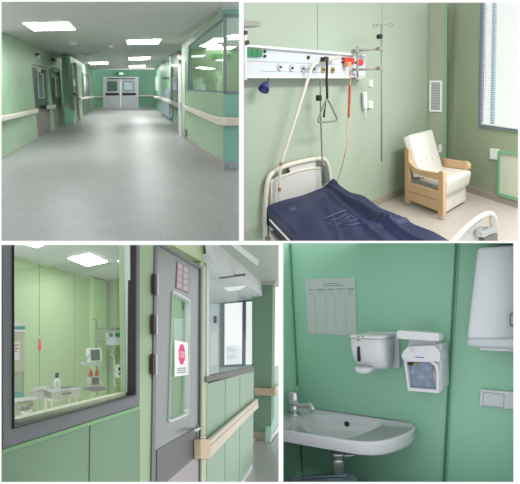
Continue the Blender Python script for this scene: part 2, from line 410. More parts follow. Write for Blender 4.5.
ceil_disc(88,54.2,0.14,'round white air outlet on the ceiling below the thin grille','vent','air_outlet')
bm = new(); q=[(76,52.6),(99,52.4),(99,53.5),(77,53.8)]; prism(bm,[cp.hit(*p)-Vector((0,0,.015)) for p in q],[cp.hit(*p)+Vector((0,0,.02)) for p in q])
one(R,'ceiling_grille',bm,mat('grey_grille',(190,192,188),0.5),'thin long air grille across the corridor ceiling','vent')
# call lamps over the left doors
for px,py,lab in ((38.9,55.8,'red and white call lamp above the nearer left door'),(54.7,61.2,'red and white call lamp above the farther left door')):
    t = Thing(R,'call_lamp',lab,'signal lamp','call lamps above the left doors')
    t.part('base', S(W1, rnd(rect(px-1,py-.2,px+1.1,py+2.8),.5), 0, 0.07), M_white2)
    t.part('lamp_cap', S(W1, rnd(rect(px-.9,py-2.7,px+.9,py-.2),.7), 0, 0.08), mat('dark_red_lens',(120,30,30),0.3))
    t.done()
# handrails left
def rail(nm, pl, pix, o0, o1, m, lab, ends=None, cat='handrail', g='corridor handrails'):
    t = Thing(R, nm, lab, cat, g); t.part('rail_body', S(pl, pix, o0, o1, bev=0.02), m)
    t.part('mounting_strip', S(pl, inset(pix,.9) if len(pix)==4 else pix, 0, o0), mat('dark_rail_bracket',(120,110,95),0.5))
    if ends: t.part('end_cap', S(pl, ends, o0*0.7, o1+0.005, bev=0.01), M_railend)
    t.done()
rail('handrail', W1, [(-6,117.9),(38.2,108.5),(38.6,113),(-6,123.8)], 0.05, 0.12, M_rail, 'long beige handrail on the near left wall of the corridor', [(37.6,108.5),(38.9,108.2),(39.2,112.8),(38,113.1)])
rail('handrail', W1, [(48.2,105.3),(55.8,104.6),(56,108.6),(48.5,109.3)], 0.03, 0.10, M_rail, 'short beige handrail stub between the two dark left doors')
rail('handrail', PF, [(62.6,102.9),(68.2,102.7),(68.4,105.8),(62.8,106.0)], 0.03, 0.08, M_rail, 'short beige handrail stub in front of the green pillar')
rail('handrail', W2, [(80.6,97.6),(94.5,95.9),(94.5,97.6),(80.9,100.4)], 0.14, 0.2, M_rail, 'beige handrail across the farthest left doors')
rail('handrail', PE, [(94.5,96),(103,96),(103,97.3),(94.5,97.4)], 0.03, 0.12, M_rail, 'beige handrail on the end wall left of the double door')
rail('handrail', PE, [(138.8,95.1),(154.3,95.2),(154.3,96.6),(138.8,96.5)], 0.03, 0.12, M_rail, 'beige handrail on the end wall right of the double door')
st(R, 'baseboard_left', join(S(W1, [(-6,161.5),(38.3,137.6),(38.3,141),(-6,166)],0,0.02), S(W1, [(63.8,123),(67,121.6),(67,124.5),(63.8,126)],0,0.02)), M_base, 'grey skirting at the foot of the near left wall', 'skirting')
# right side
W3 = R.plane3(f(157,110), f(170,119), Vector((2.16,23,1.1)))
B1 = rect(154.6,76.8,157.4,90.6); 
bm = new(); slab(bm, W3, [(153.5,69.5),(158.8,64),(160,62.6),(160.5,114),(153.5,108)], -0.1, 0)
st(R, 'wall_right', bm, mat('muted_green_panel',(120,165,135),0.4), 'muted green wall at the far right end of the corridor', 'wall')
one(R, 'glazed_panel', S(W3, [(154.4,77.2),(157.2,76.6),(157.4,91),(154.6,90)], 0, 0.03), mat('bright_glazed_panel',(240,242,245),0.25), 'tall narrow white panel on the far right wall', 'panel')
bm = new(); slab(bm, W3, [(159.8,62.6),(169.8,62),(170.2,55.5),(178.8,46.5),(181,128.8),(159.8,111.6)], -0.1, 0.03)
st(R, 'wall_right', bm, mat('mid_green_panel',(125,172,135),0.4), 'green wall with a louvred cabinet on the right of the corridor', 'wall')
t = Thing(R, 'wall_sign', 'row of three small dark squares high on the right green wall', 'sign')
for k in range(3): t.part('symbol', S(W3, rect(161.4+2.8*k,76.9,163.6+2.8*k,79.3), 0.03, 0.05), mat('dark_grey_symbol',(75,85,80),0.5))
t.done()
t = Thing(R, 'louvred_cabinet', 'blue grey louvred radiator cabinet under the right corridor handrail', 'cabinet')
t.part('body', S(W3, [(161,89.2),(169.8,90.2),(169.9,119.2),(161,112.2)], 0.03, 0.14), mat('blue_grey_metal',(135,150,160),0.4))
for k in range(9):
    a = k/9; y0 = 99+(112-99)*a; y1 = 103+(118-103)*a
    t.part('louvre', S(W3, [(161.6,y0),(169.2,y1),(169.2,y1+1.0),(161.6,y0+.8)], 0.14, 0.17), mat('pale_blue_metal',(165,178,188),0.4))
t.done()
t = Thing(R, 'window_1', 'small bright pane in the green wall left of the steel door edge', 'window', kind='structure')
wq = [(171.4,79.6),(176.2,78.8),(176.4,89.6),(171.6,88.6)]
t.part('window_frame', RS(W3, [(170.8,78.6),(176.9,77.6),(177.1,90.8),(171,89.6)], wq, 0.03, 0.07), M_alu); t.part('pane', S(W3, wq, 0.03, 0.04), mat('pale_blue_pane',(215,228,238),0.2)); t.done()
one(R, 'thin_post', S(W3, [(169.5,56),(170.4,55.4),(171.2,118),(170.2,117)], 0.03, 0.12), M_alu, 'thin pale upright post right of the louvred cabinet', 'post')
one(R, 'wall_light', S(W3, [(169.8,64.6),(177.6,64.4),(177.6,66.2),(169.8,66.4)], 0.03, 0.07), mat('strip_glow_white',(250,250,250),0.4,emit=1.6), 'short bright strip light left of the steel door edge', 'lamp')
rail('handrail', W3, [(153.4,95.8),(160,96.6),(177.3,103.4),(177.6,107.9),(160,99.4),(153.4,97.7)], 0.15, 0.22, M_rail, 'beige handrail passing the louvred cabinet on the right')
PD = Plane(R, f(180,135.6), (0,-1,0))
W4 = R.plane3(f(183,137.4), f(224,169.5), cp.hit(224,8.2))
t = Thing(R, 'door_6', 'open steel door leaf seen on its edge on the right of the corridor', 'door', kind='structure')
lf = t.part('door_leaf', S(PD, [(178.3,63.5),(181.2,63.5),(181.5,136),(178.9,135.6)], -0.1, 0), mat('bright_edge_steel',(222,226,232),0.35,metal=0.1))
t.part('door_handle', S(PD, [(178.2,102.4),(182.6,102.6),(182.6,105),(178.2,104.6)], 0, 0.08), M_alu, under=lf)
t.done()
WIN = [(187,44.6),(223.6,17.2),(223.6,92.6),(185.7,90.9)]
bm = new()
slab(bm, W4, [(181.6,44.9),(224.2,7.6),(223.9,17.2),(187,44.6)], -0.05, 0)
slab(bm, W4, [(181.6,44.9),(187,44.6),(185.7,90.9),(183,138),(181.8,137)], -0.05, 0)
slab(bm, W4, [(185.7,90.9),(223.9,92.6),(223.9,170.2),(183,138)], -0.05, 0)
st(R, 'wall_right', bm, G_left, 'pale green wall under the big corner window of the corridor', 'wall')
c0 = f(223.9,169.6)
PN = Plane(R, c0, (0,-1,0))
bm = new(); slab(bm, PN, [(223.9,7.6),(246,7.6),(246,16),(223.9,16)], -0.15, 0); slab(bm, PN, [(223.9,92.6),(246,92.4),(246,170),(223.9,170)], -0.15, 0)
st(R, 'wall_right_return', bm, G_teal, 'teal green wall facing forward at the right corner of the corridor', 'wall')
st(R, 'trim_cornice', S(PN, [(222,4.6),(246,4.2),(246,9.0),(224,9.4)], -0.1, 0.05), mat('pale_cornice',(190,210,212),0.5), 'pale cornice strip above the teal corner wall', 'trim')
st(R, 'baseboard_right', join(S(PN, [(223.9,161.5),(246,162.2),(246,170),(223.9,170)],0,0.02)), mat('speckled_blue_grey_skirting',(150,165,168),0.5,noise=0.2,nscale=60), 'speckled skirting under the teal corner wall', 'skirting')
st(R, 'baseboard_right', S(W4, [(183,134.5),(223.9,163),(223.9,170.3),(183,138.5)],0,0.02), M_base, 'pinkish grey skirting along the right green wall', 'skirting')
one(R,'door_jamb',S(W4, [(183,62),(185.2,62),(184.6,131),(182.6,129.8)],0,0.02), mat('cream_jamb',(190,200,175),0.5), 'cream upright jamb beside the open steel door', 'jamb')
one(R,'door_stop',S(W4, [(182.4,128),(184.8,129),(184.9,136.5),(182.6,135)],0.02,0.06), M_base, 'small grey rubber stop at the foot of the cream jamb', 'door stop')
t = Thing(R, 'window_2', 'slate framed corner window looking into the nurse room', 'window', kind='structure')
t.part('window_frame', RS(W4, WIN, [(188.6,45.4),(223.2,19.4),(223.2,91.2),(187.8,89.4)], -0.03, 0.01), M_frame)
t.part('mullion', S(PN, [(223.5,14.2),(226.7,14.2),(226.9,93.6),(223.7,93.6)], -0.03, 0.02), M_frame)
t.part('window_frame', join(S(PN, [(223.4,14.2),(246,14.0),(246,17.2),(223.4,17.2)], -0.03, 0.02), S(PN, [(223.4,91.2),(246,91),(246,93.4),(223.4,93.6)], -0.03, 0.02)), M_frame)
t.part('pane', S(W4, [(189.4,44.6),(222,20),(222,91),(189,90)], -0.02, -0.015), GLr)
t.part('pane', S(PN, [(227,17),(246,17),(246,91.5),(227,91.5)], -0.02, -0.015), GLr)
t.done()
rail('handrail', W4, [(181.8,105),(216.5,116.9),(223.9,117.2),(223.9,125.8),(215.8,124.9),(185,110.3)], 0.03, 0.1, M_rail, 'beige handrail under the corner window, running back along the right wall')
rail('handrail', PN, [(223.6,117.2),(246,118),(246,125.6),(223.6,125.8)], 0.03, 0.1, M_rail, 'short beige handrail wrapping the teal corner', [(222.5,116.8),(225.2,116.8),(225.2,126),(222.5,126)])
t = Thing(R, 'call_lamp', 'round white call lamp with red top above the open steel door', 'signal lamp')
t.part('base', disc(PD, 180.0,57.0,0.08,0.01,0.06,18), M_white2); t.part('lamp_cap', disc(PD, 180,54.6,0.03,0.06,0.09,12), M_red); t.done()
# nurse room behind the corner window
PB = Plane(R, (0,17.5,0), (0,-1,0))
M_yg = mat('yellow_green_wall_panel', (166,178,145), 0.5)
st(R, 'wall_nurse_room_back', S(PB, rect(186,40,250,150), -0.1, 0), M_yg, 'yellow green back wall of the nurse room behind the corner window', 'wall')
PS = R.plane3(PB.hit(193,60), PB.hit(193,100), Vector((2.0,8.9,0)))
st(R, 'wall_nurse_room_side', Bx((2.15,15.4,FZ),(0.04,0,0),(0.05,2.0,0),(0,0,2.7)), mat('deep_green_panel',(110,150,110),0.5), 'darker green side wall of the nurse room', 'wall')
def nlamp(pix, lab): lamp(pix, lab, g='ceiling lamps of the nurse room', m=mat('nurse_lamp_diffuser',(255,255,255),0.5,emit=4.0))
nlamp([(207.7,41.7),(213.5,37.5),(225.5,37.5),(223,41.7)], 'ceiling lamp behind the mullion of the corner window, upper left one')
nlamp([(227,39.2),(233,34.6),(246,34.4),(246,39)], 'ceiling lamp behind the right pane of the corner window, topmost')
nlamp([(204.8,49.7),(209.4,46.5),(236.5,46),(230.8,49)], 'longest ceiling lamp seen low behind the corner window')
for q,lab in (([(191,55.6),(206,54.9),(203.4,57),(191,57.4)],'long slanting lamp reflection modelled on the nurse room back wall'),([(214.7,61),(218,59.4),(224,59.4),(224,61)],'short lamp reflection modelled under the green sign reflection in the nurse room')):
    one(R,'lamp_reflection',S(PB,q,0,0.05),mat('strip_glow_white',(250,250,250),0.4,emit=1.6),lab,'lamp')  # lamp reflections in the window glass, built as glowing strips on the wall
t = Thing(R,'sign_reflection','pale green sign reflection with mirrored dark green letters, modelled behind the corner window','sign')  # exit sign mirrored in the window glass, built as a solid board
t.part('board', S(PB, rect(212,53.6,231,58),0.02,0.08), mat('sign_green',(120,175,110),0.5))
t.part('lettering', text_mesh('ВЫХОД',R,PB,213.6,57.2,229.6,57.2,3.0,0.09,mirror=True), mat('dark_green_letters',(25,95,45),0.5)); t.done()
t = Thing(R,'cupboard','pale cupboard standing in the nurse room behind the window','cupboard')
b = Plane(R,(0,15.6,0),(0,-1,0))
t.part('body', S(b, [(191,77.5),(203,77.5),(203,96),(191,133)],-0.4,0), mat('grey_green_cupboard',(190,208,188),0.5)); t.part('door', S(b,[(194,79.5),(202,79.5),(202,95),(194,95)],0,0.03), mat('light_grey_board',(215,222,212),0.5)); t.done()
one(R,'paper_box',S(Plane(R,(0,14.6,0),(0,-1,0)),[(200,84),(206,84.6),(206,136),(200,136)],-0.3,0),M_paper,'tall white box in front of the nurse room cupboard','box')
one(R,'pinned_sheets',S(PB,[(217.5,77),(222,77),(222,91),(217.5,91)],0,0.03),mat('faint_sheet',(195,212,178),0.7),'pale vertical sheets on the nurse room back wall','papers')

# ================================================================== BED ROOM (upper right)
R = TR
flr = Plane(R, (0,0,-1.6), (0,0,1))
def f(px,py): return flr.hit(px,py)
M_wallB = mat('grey_green_wall_laminate', (158,172,154), 0.45, noise=0.02, nscale=2)
M_wallC = mat('olive_wall_laminate', (148,159,134), 0.5, noise=0.02, nscale=2)
M_floorB = mat('mottled_warm_grey_vinyl', (172,164,156), 0.4, noise=0.07, nscale=25)
M_strip = mat('green_cover_strip', (120,172,135), 0.45)
M_seam = mat('seam_shadow_gap', (140,154,130), 0.7)
M_hw = mat('pale_grey_powder_coat', (196,203,207), 0.35)
M_hwd = mat('white_grey_extrusion', (214,219,222), 0.35)
M_pole = mat('grey_steel_pole', (138,138,132), 0.4, metal=0.0)
M_bone = mat('cream_tube_enamel', (205,200,185), 0.35)
M_blue = mat('navy_waterproof_sheet', (10,22,62), 0.5, noise=0.12, nscale=6, bump=0.25, spec=0.3)
M_wood = mat('light_beech_wood', (196,164,126), 0.45, noise=0.08, nscale=10, stretch=(1,1,8))
M_leather = mat('off_white_leatherette', (216,214,206), 0.3, noise=0.03, nscale=6, bump=0.25)
M_sock = mat('socket_white', (225,228,226), 0.4)
WB = R.wall(f(370,208.5), f(403,194))
WR = R.wall(f(466.6,191.5), f(517.7,208))
ca, cb = WB.hit(426,190), WR.hit(446,187); ca.z = cb.z = -1.6
WK = R.wall(ca, cb)
def fl(pl, px, y0=120, y1=320):                     # pixel row where a wall meets the floor
    for _ in range(40):
        m = (y0+y1)/2
        if pl.hit(px, m).z > -1.6: y0 = m
        else: y1 = m
    return (y0+y1)/2
st(R,'floor', Bx((-1,-1,-1.7),(10,0,0),(0,6,0),(0,0,0.1)), M_floorB, 'mottled warm grey vinyl floor of the bed room','floor')
st(R,'wall_back', S(WB, [(235,-20),(428.1,-20),(425.8,fl(WB,425.8)+1),(235,fl(WB,235))], -0.15, 0), M_wallB, 'grey green wall behind the bed and the service panel','wall')
st(R,'wall_corner', S(WK, [(427.7,-20),(446.8,-20),(445,fl(WK,445)+1),(425.6,fl(WK,425.6)+1)], -0.15, 0), M_wallC, 'narrow angled wall face between two green strips in the bed room corner','wall')
bm = new(); slab(bm, WR, [(446.4,-20),(480.9,-20),(478.2,126),(478.2,fl(WR,478.2)+1),(444.8,fl(WR,444.8)+1)], -0.03, 0)
slab(bm, WR, [(478.2,126),(525,132.4),(525,fl(WR,525)),(478.2,fl(WR,478.2)+1)], -0.03, 0)
st(R,'wall_right', bm, M_wallC, 'olive wall with the window to the right of the bed room corner','wall')
def vstrip(pl, x0, x1, w, y0=-10, y1=None, o=0.012):
    y1 = y1 if y1 else fl(pl, x1)
    return S(pl, [(x0-w/2,y0),(x0+w/2,y0),(x1+w/2,y1),(x1-w/2,y1)], 0, o)
st(R,'trim_corner', vstrip(WK,427.6,425.7,1.3), M_strip, 'left green cover strip in the bed room corner','trim')
st(R,'trim_corner', vstrip(WK,446.4,444.9,1.6), M_strip, 'right green cover strip in the bed room corner','trim')
st(R,'trim_seam', vstrip(WR,454.6,453.4,0.45,o=0.004), M_seam, 'thin upright seam on the olive wall left of the window','trim')
st(R,'trim_seam', vstrip(WB,317.4,318,0.35,y1=50,o=0.004), M_seam, 'thin upright seam above the service panel','trim')
st(R,'trim_seam', vstrip(WB,382.4,382.0,0.35,o=0.003), mat('faint_seam',(140,158,134),0.7), 'faint upright seam behind the drip stand pole','trim')
def skirt(pl, xa, xb, h=6.5):
    ya, yb = fl(pl,xa), fl(pl,xb); n = 8; fr = [(xa,ya+1),(xb,yb+1),(xb,yb-h),(xa,ya-h)]
    return S(pl, fr, 0, 0.015)
M_sk = mat('coved_vinyl_skirting', (158,150,138), 0.45, noise=0.07, nscale=25)
st(R,'baseboard_back', skirt(WB,300,426), M_sk, 'coved vinyl skirting under the grey green wall','skirting')
st(R,'baseboard_corner', skirt(WK,425.8,445), M_sk, 'coved vinyl skirting at the angled corner','skirting')
st(R,'baseboard_right', skirt(WR,444.8,525), M_sk, 'coved vinyl skirting under the window wall','skirting')
# window with blind
t = Thing(R,'window_1','bright bed room window with slate blue frame behind a white blind','window',kind='structure')
M_wf = mat('slate_blue_window_frame',(112,124,136),0.4)
t.part('window_frame', join(S(WR,[(480.9,-20),(482.6,-20),(480.0,126.4),(478.2,126)],-0.04,0.01), S(WR,[(478.2,124.4),(525,130.6),(525,133.4),(478.2,126.9)],-0.03,0.02)), M_wf)
t.part('mullion', S(WR,[(492.8,-20),(496.2,-20),(493.4,129),(490,128)],-0.03,-0.01), mat('pale_blue_mullion',(165,195,225),0.4))
t.part('pane', S(WR,[(482,-20),(525,-20),(525,131),(480,125.5)],-0.008,-0.004), GL)
t.done()
t = Thing(R,'venetian_blind','white venetian blind hanging in the bed room window','blind')
bm = new()
for k in range(62):
    y = -1 + k*2.0
    dx = (y)/126*2.3
    a = (483.6-dx*1.0, y); b = (525, y+ (y-79)*0.045*1.0)
    slab(bm, WR, [a, b, (b[0], b[1]+0.65), (a[0], a[1]+0.65)], 0.012, 0.016)
t.part('slats', bm, translucent('white_blind_slat',(250,250,250)))
t.part('bottom_rail', S(WR,[(481.2,122.6),(525,128.6),(525,130.2),(481.2,124.2)],0.01,0.03), M_white2)
t.part('cord', S(WR,[(486.5,-5),(486.9,-5),(485,100),(484.6,100)],0.02,0.023), mat('cord_grey',(190,200,205),0.6))
t.done()
# service panel
HW = [(244.6,44.4),(355.8,54.0),(365.4,55.4),(365.4,78.2),(244.6,77.6)]
t = Thing(R,'service_panel','long pale grey medical supply panel on the wall over the bed','supply panel')
o = 0.10
t.part('housing', S(WB, [(243,45.2),(366,55.6),(365.4,77.9),(243,77.6)], 0, o, bev=0.006), M_hw)
t.part('top_rail', S(WB, [(243,44.0),(356,53.6),(356,55.6),(243,46.4)], 0.0, o+0.03), M_hwd)
t.part('bottom_rail', S(WB, [(243,75.0),(365.6,76.0),(365.6,78.4),(243,78)], o, o+0.02), M_hwd)
t.part('groove', join(S(WB,[(243,60.5),(340,64.6),(340,64.9),(243,60.9)],o,o+0.003), S(WB,[(262,70.9),(342,72.6),(342,72.9),(262,71.3)],o,o+0.003)), mat('groove_grey',(150,158,165),0.5))
M_gs = mat('green_socket',(25,120,65),0.4); M_rs = mat('red_socket',(215,50,40),0.4)
for k in range(3): t.part('socket', S(WB, rnd([(247.2+5.2*k,48.6+.35*k),(252.0+5.2*k,48.9+.35*k),(252.0+5.2*k,56.7+.15*k),(247.2+5.2*k,56.5+.15*k)],.6,2), o, o+0.02), M_gs, label='green power socket')
for x0,x1,y0,y1 in ((344.8,349.6,57.2,63.4),(350.2,354.6,57.8,64.0),(358.9,363.4,59,65)):
    t.part('socket', S(WB, rnd([(x0,y0),(x1,y0+.3),(x1,y1+.2),(x0,y1)],.6,2), o, o+0.02), M_rs, label='red power socket')
for px,py in ((265.6,51.3),(265.6,56.1),(343.2,58.6),(343.2,62.2),(356.6,62.4)): t.part('indicator', disc(WB,px,py,0.012,o,o+0.015,10), M_black)
t.part('indicator', disc(WB,309,57.4,0.017,o,o+0.012,10), M_black)
M_brass = mat('brass_outlet',(175,150,95),0.35,metal=0.5)
for px,py,br in ((280.8,67,0),(292.6,68,0),(303.9,68.5,0),(314.6,69.1,0),(323.9,69.6,1),(333.3,70,1)):
    k = t.part('gas_outlet', disc(WB,px,py,0.032,o,o+0.012,18), M_brass if br else M_alu, label='brass gas outlet' if br else 'chrome gas outlet')
    t.part('outlet_core', join(disc(WB,px-.5,py,0.010,o+0.012,o+0.015,10), disc(WB,px+.6,py,0.009,o+0.012,o+0.015,10)), M_black, under=k)
t.part('end_cap', S(WB,[(361.5,54.2),(366.2,54.6),(366.2,56.6),(361.5,56.4)],o,o+0.03), M_hwd)
t.done()
t = Thing(R,'rail_bracket','grey equipment bracket arm on the left end of the service panel','bracket')
t.part('arm', S(WB,[(243,20.4),(258.5,20.6),(260.8,22.4),(260.8,26.6),(243,26.4)],0.12,0.2,bev=0.004), mat('grey_bracket',(140,142,132),0.5))
t.part('upright', S(WB,[(244.6,26),(247,26),(247.4,80),(245,80)],0.12,0.16,bev=0.003), M_alu)
for px,py in ((246.4,32.4),(248.2,42.4)): t.part('knob', disc(WB,px,py,0.017,0.16,0.18,12), M_black)
t.done()
# drip stand arms
t = Thing(R,'drip_stand','grey steel drip pole with two hooks held off the service panel by two arms','drip stand')
po = 0.30
def w(px,py,off): return WB.hit(px,py,off)
t.part('clamp_post', T([w(357.2,46.5,.16),w(357.6,81.5,.16)],0.011), M_pole)
t.part('arm', T([w(357.2,50.4,.16),w(381.6,48.4,po)],0.013), M_pole); t.part('arm', T([w(357.4,69.6,.16),w(381.6,68.4,po)],0.013), M_pole)
for q in (S(WB,rect(356.2,49,359,52.6),.13,.19,bev=.003), S(WB,rect(356.4,68,359,71),.13,.19,bev=.003), S(WB,rect(356.2,77,359,80),.1,.19,bev=.003)): t.part('clamp', q, M_pole)
pl = t.part('pole', T([w(381.8,25,po),w(381.6,161,po)],0.0105), M_pole)
t.part('knob', disc(WB,381.7,36.2,0.024,po-0.02,po+0.03,12), M_black, under=pl)
for q in (S(WB,rect(380,46.6,383.4,50.4),po-.02,po+.02,bev=.003), S(WB,rect(380,66.4,383.4,70.2),po-.02,po+.02,bev=.003)): t.part('arm_joint', q, M_pole, under=pl)
def loop(cx,cy,r,s):
    return [w(cx+r*math.cos(a)*1.2, cy+r*math.sin(a), po) for a in [s+2*math.pi*k/14*0.85 for k in range(15)]]
hk = mat('thin_steel_wire',(120,118,110),0.4,metal=0.0)
t.part('hook', T([w(381.8,25.2,po),w(377.6,24.4,po)]+loop(375,25.8,1.6,-0.6)[::-1],0.0035,6), hk)
t.part('hook', T([w(381.8,25.2,po),w(387.6,24.8,po)]+loop(390.6,25.0,1.7,math.pi+0.3),0.0035,6), hk)
t.done()
# small wall things
one(R,'wall_switch',S(WB,rnd(rect(369.8,79.8,372.8,86.6),.4),0,0.02),M_sock,'small upright white wall plate under the right end of the service panel','switch')
one(R,'wall_holder',S(WB,rnd(rect(369,100.8,373,108.2),.8),0,0.03),M_sock,'small white wall holder beside the hanging handset','holder')
t = Thing(R,'nurse_call_handset','white nurse call handset hanging on the wall right of the orange cord','handset')
t.part('body', S(WB,rnd([(364.2,91.8),(366.9,91.8),(367.6,108.4),(364.9,109)],1.2),0.02,0.05,bev=0.004), M_sock)
t.part('cord', T([w(366,109,.03),w(365.2,112,.03),w(366,115,.03),w(365.6,118.6,.03)],0.005,6,sm=3), M_sock); t.done()
t = Thing(R,'reading_lamp','dark blue bell shaped lamp hanging under the left of the service panel','lamp')
t.part('cord', T([w(268.4,78,.08),w(268.2,80.5,.09),w(266.2,83.2,.1)],0.006,6,sm=3), M_black)
a, b = w(266.4,82.4,.1), w(263.2,90.6,.12)
t.part('lamp_shade', L(a, b-a, [(0.012,0),(0.025,0.012),(0.032,0.035),(0.046,0.07),(0.05,0.085),(0.043,0.085),(0.02,0.03)],20), mat('dark_blue_plastic',(30,45,110),0.35)); t.done()
t = Thing(R,'coiled_cable','orange coiled cable plugged into the red socket and hanging to the bed','cable')
t.part('plug', S(WB,rnd(rect(348.3,61.5,351.3,66.5),.8),.12,.17), mat('clear_orange',(215,140,105),0.4))
t.part('straight_cord', T([w(350,66,.16),w(349.8,75,.16),w(350.6,80,.16),w(349.6,85,.16)],0.006,6,sm=4), mat('pale_orange_cord',(205,150,120),0.5))
pts = []
for k in range(240):
    a = k*2*math.pi/8; u = k/239; c = w(349.9-1.2*u, 85+32.5*u, .16); pts.append(c + Vector((math.cos(a)*0.011, math.sin(a)*0.011, 0)))
t.part('coil', T(pts,0.0045,6), mat('orange_cord',(205,85,45),0.45))
t.part('straight_cord', T([w(348.7,117.5,.16),w(347,122,.2),w(346.8,133,.25),w(347.3,144,.3),w(345.2,153,.3),w(341.5,168,.2),w(337,182,.12)],0.0045,6,sm=5), mat('tan_orange_cord',(195,125,85),0.5))
t.done()
# right wall plates and panel
one(R,'wall_socket',S(WR,rnd([(489.8,148.4),(497.8,149.4),(497.6,159.8),(489.7,158.8)],.6),0,0.02),M_sock,'white square wall socket under the window','socket')
one(R,'wall_socket',S(WK,rnd([(438.4,144.8),(441.4,144.8),(441.4,152.4),(438.4,152.4)],.4),0,0.02),M_sock,'small white socket just right of the armchair back','socket')
PO = [(497.6,150.8),(525,154.2),(525,203.2),(496.8,195.4)]
t = Thing(R,'radiator_cover','pale perforated panel with green frame low on the window wall','panel')
t.part('frame', RS(WR, PO, [(500.0,153.6),(527,157.4),(527,200.4),(499.2,193)], 0, 0.03), M_strip)
t.part('screen', S(WR, [(499.5,153),(526,157),(526,201),(498.8,193.2)], 0, 0.015), mat('perforated_cream',(205,208,190),0.5,speck=(60,0.72,0.25)))
t.done()
t = Thing(R,'ventilation_grille','white framed grey air grille on the corner wall','grille')
gq = [(429.4,80.6),(442,80.6),(441.6,112),(429,111.6)]; gi = inset(gq,1.8)
t.part('frame', RS(WK, gq, gi, 0, 0.02), M_sock)
bm = new()
for k in range(17):
    y = gi[0][1]+ (k+.5)*(gi[2][1]-gi[0][1])/17; slab(bm, WK, [(gi[0][0]-.1,y-.45),(gi[1][0],y-.45),(gi[1][0],y+.25),(gi[0][0]-.1,y+.25)], 0.0, 0.012)
t.part('louvres', bm, mat('grille_grey',(190,192,192),0.5)); t.part('back', S(WK, gi, 0, 0.004), mat('grille_dark',(148,150,148),0.6)); t.done()

# bed -------------------------------------------------------------
zt = -1.03
mp = Plane(R,(0,0,zt),(0,0,1))
A0, B0, C0 = mp.hit(268.9,205.5), mp.hit(333,183.2), mp.hit(425,229)
U = B0-A0; dlen = (C0-B0).length; D = (C0-B0).normalized(); WD = U.length
Ln = 2.35
def Hs(s, t_):                                      # fold relief of the sheet; s across 0..1, t metres down
    h = 0.0
    h += 0.020*math.exp(-((s-0.80+0.16*t_)/0.035)**2)*min(1,t_*3)
    h += 0.022*math.exp(-((s-0.90+0.06*t_)/0.030)**2)*min(1,t_*2.4)
    h -= 0.016*math.exp(-((s-0.86+0.10*t_)/0.030)**2)*min(1,t_*3)
    h += 0.018*math.exp(-((s-0.66+0.42*(t_-0.3))/0.030)**2)*max(0,min(1,(t_-0.15)*4))
    h += 0.020*math.exp(-((t_-1.05-0.45*s)/0.045)**2)*math.exp(-((s-0.80)/0.30)**2)
    h += 0.014*math.exp(-((t_-0.86-0.55*s)/0.035)**2)*math.exp(-((s-0.75)/0.25)**2)
    h += 0.010*math.sin(s*17+t_*5)*math.exp(-((t_-0.9)/0.5)**2) + 0.005*math.sin(s*6+t_*11)
    h += 0.035*math.exp(-((s-1.0)/0.10)**2-((t_)/0.12)**2)
    h -= 0.012*math.exp(-((s-0.45)/0.2)**2-(t_/0.10)**2)
    return h*1.5
def sp(s, t_): return A0 + U*s + D*t_ + Vector((0,0,Hs(s,t_)))
bm = new(); NS, NT = 64, 110; G = {}
Uh = U.normalized()
for j in range(NT+1):
    tt = Ln*j/NT
    for i in range(-6, NS+7):
        if i < 0 or i > NS:
            k = -i if i < 0 else i-NS; a = k/6*math.pi/2 if k <= 3 else math.pi/2
            base = sp(0 if i < 0 else 1, tt); sg = -1 if i < 0 else 1
            if k <= 3: a = k/3*math.pi/2; p = base + Uh*sg*0.035*math.sin(a) - Vector((0,0,0.035*(1-math.cos(a))))
            else: p = base + Uh*sg*(0.035-0.008*(k-3)) - Vector((0,0,0.035+(k-3)*0.05+0.006*math.sin(tt*9)))
        else: p = sp(i/NS, tt)
        G[i,j] = bm.verts.new(p)
for j in range(NT):
    for i in range(-6, NS+6):
        q = bm.faces.new((G[i,j],G[i+1,j],G[i+1,j+1],G[i,j+1])); q.smooth = True
row = [G[i,0] for i in range(-6,NS+7)]; dn = [bm.verts.new(v.co + Vector((0,0,-0.19-(v.co.z-zt))) - D*0.02) for v in row]
for i in range(len(row)-1): bm.faces.new((row[i],row[i+1],dn[i+1],dn[i]))
t = Thing(R,'hospital_bed','hospital bed with navy blue waterproof sheet and cream head board','bed')
mt = t.part('mattress_cover', bm, M_blue)
wh = mat('white_print',(105,120,155),0.6)
def mark(pts, r=0.0035): return T([Vector(p)+Vector((0,0,0.005)) for p in pts], r, 5)
def onbed(px,py):
    p = mp.hit(px,py)
    for _ in range(3):
        q = p - A0; det = U.x*D.y-U.y*D.x; s = (q.x*D.y-q.y*D.x)/det; tt = (U.x*q.y-U.y*q.x)/det
        pl2 = Plane(R,(0,0,zt+Hs(s,tt)),(0,0,1)); p = pl2.hit(px,py)
    return p
segs = []
for a,b,n in (((324,219.4),(345,211.2),9),):
    for k in range(n):
        u0 = k/n; u1 = (k+0.72)/n
        segs.append(mark([onbed(a[0]+(b[0]-a[0])*u, a[1]+(b[1]-a[1])*u + (0.4 if (q%2) else -0.5)) for q,u in enumerate([u0,(u0+u1)/2,u1])],0.004))
for a in (((327,223),(333,226),(341,224)),((332,221),(338,219),(346,214.5)),((339,222),(346,219.5),(351,216)),((343,223),(350,221.5),(357,220.5)),((350,214.5),(354,218),(359,225)),((345,226),(352,225.5),(360,223.5))):
    segs.append(mark([onbed(*p) for p in a],0.0018))
t.part('printed_text', join(*segs), wh, under=mt)
lg = [(289.6,208.6),(295,206.8),(296.4,210.0),(291,211.8)]
t.part('printed_logo', join(mark([onbed(*p) for p in lg+[lg[0]]],0.003), mark([onbed(291.8,209.8),onbed(294.4,208.8)],0.004)), wh, under=mt)
pp = [sp(0, k*0.12)-Uh*0.036+Vector((0,0,-0.095-Hs(0,k*0.12))) for k in range(1,18)]
t.part('piping', T(pp,0.010,8), mat('white_piping',(215,215,205),0.5), under=mt)
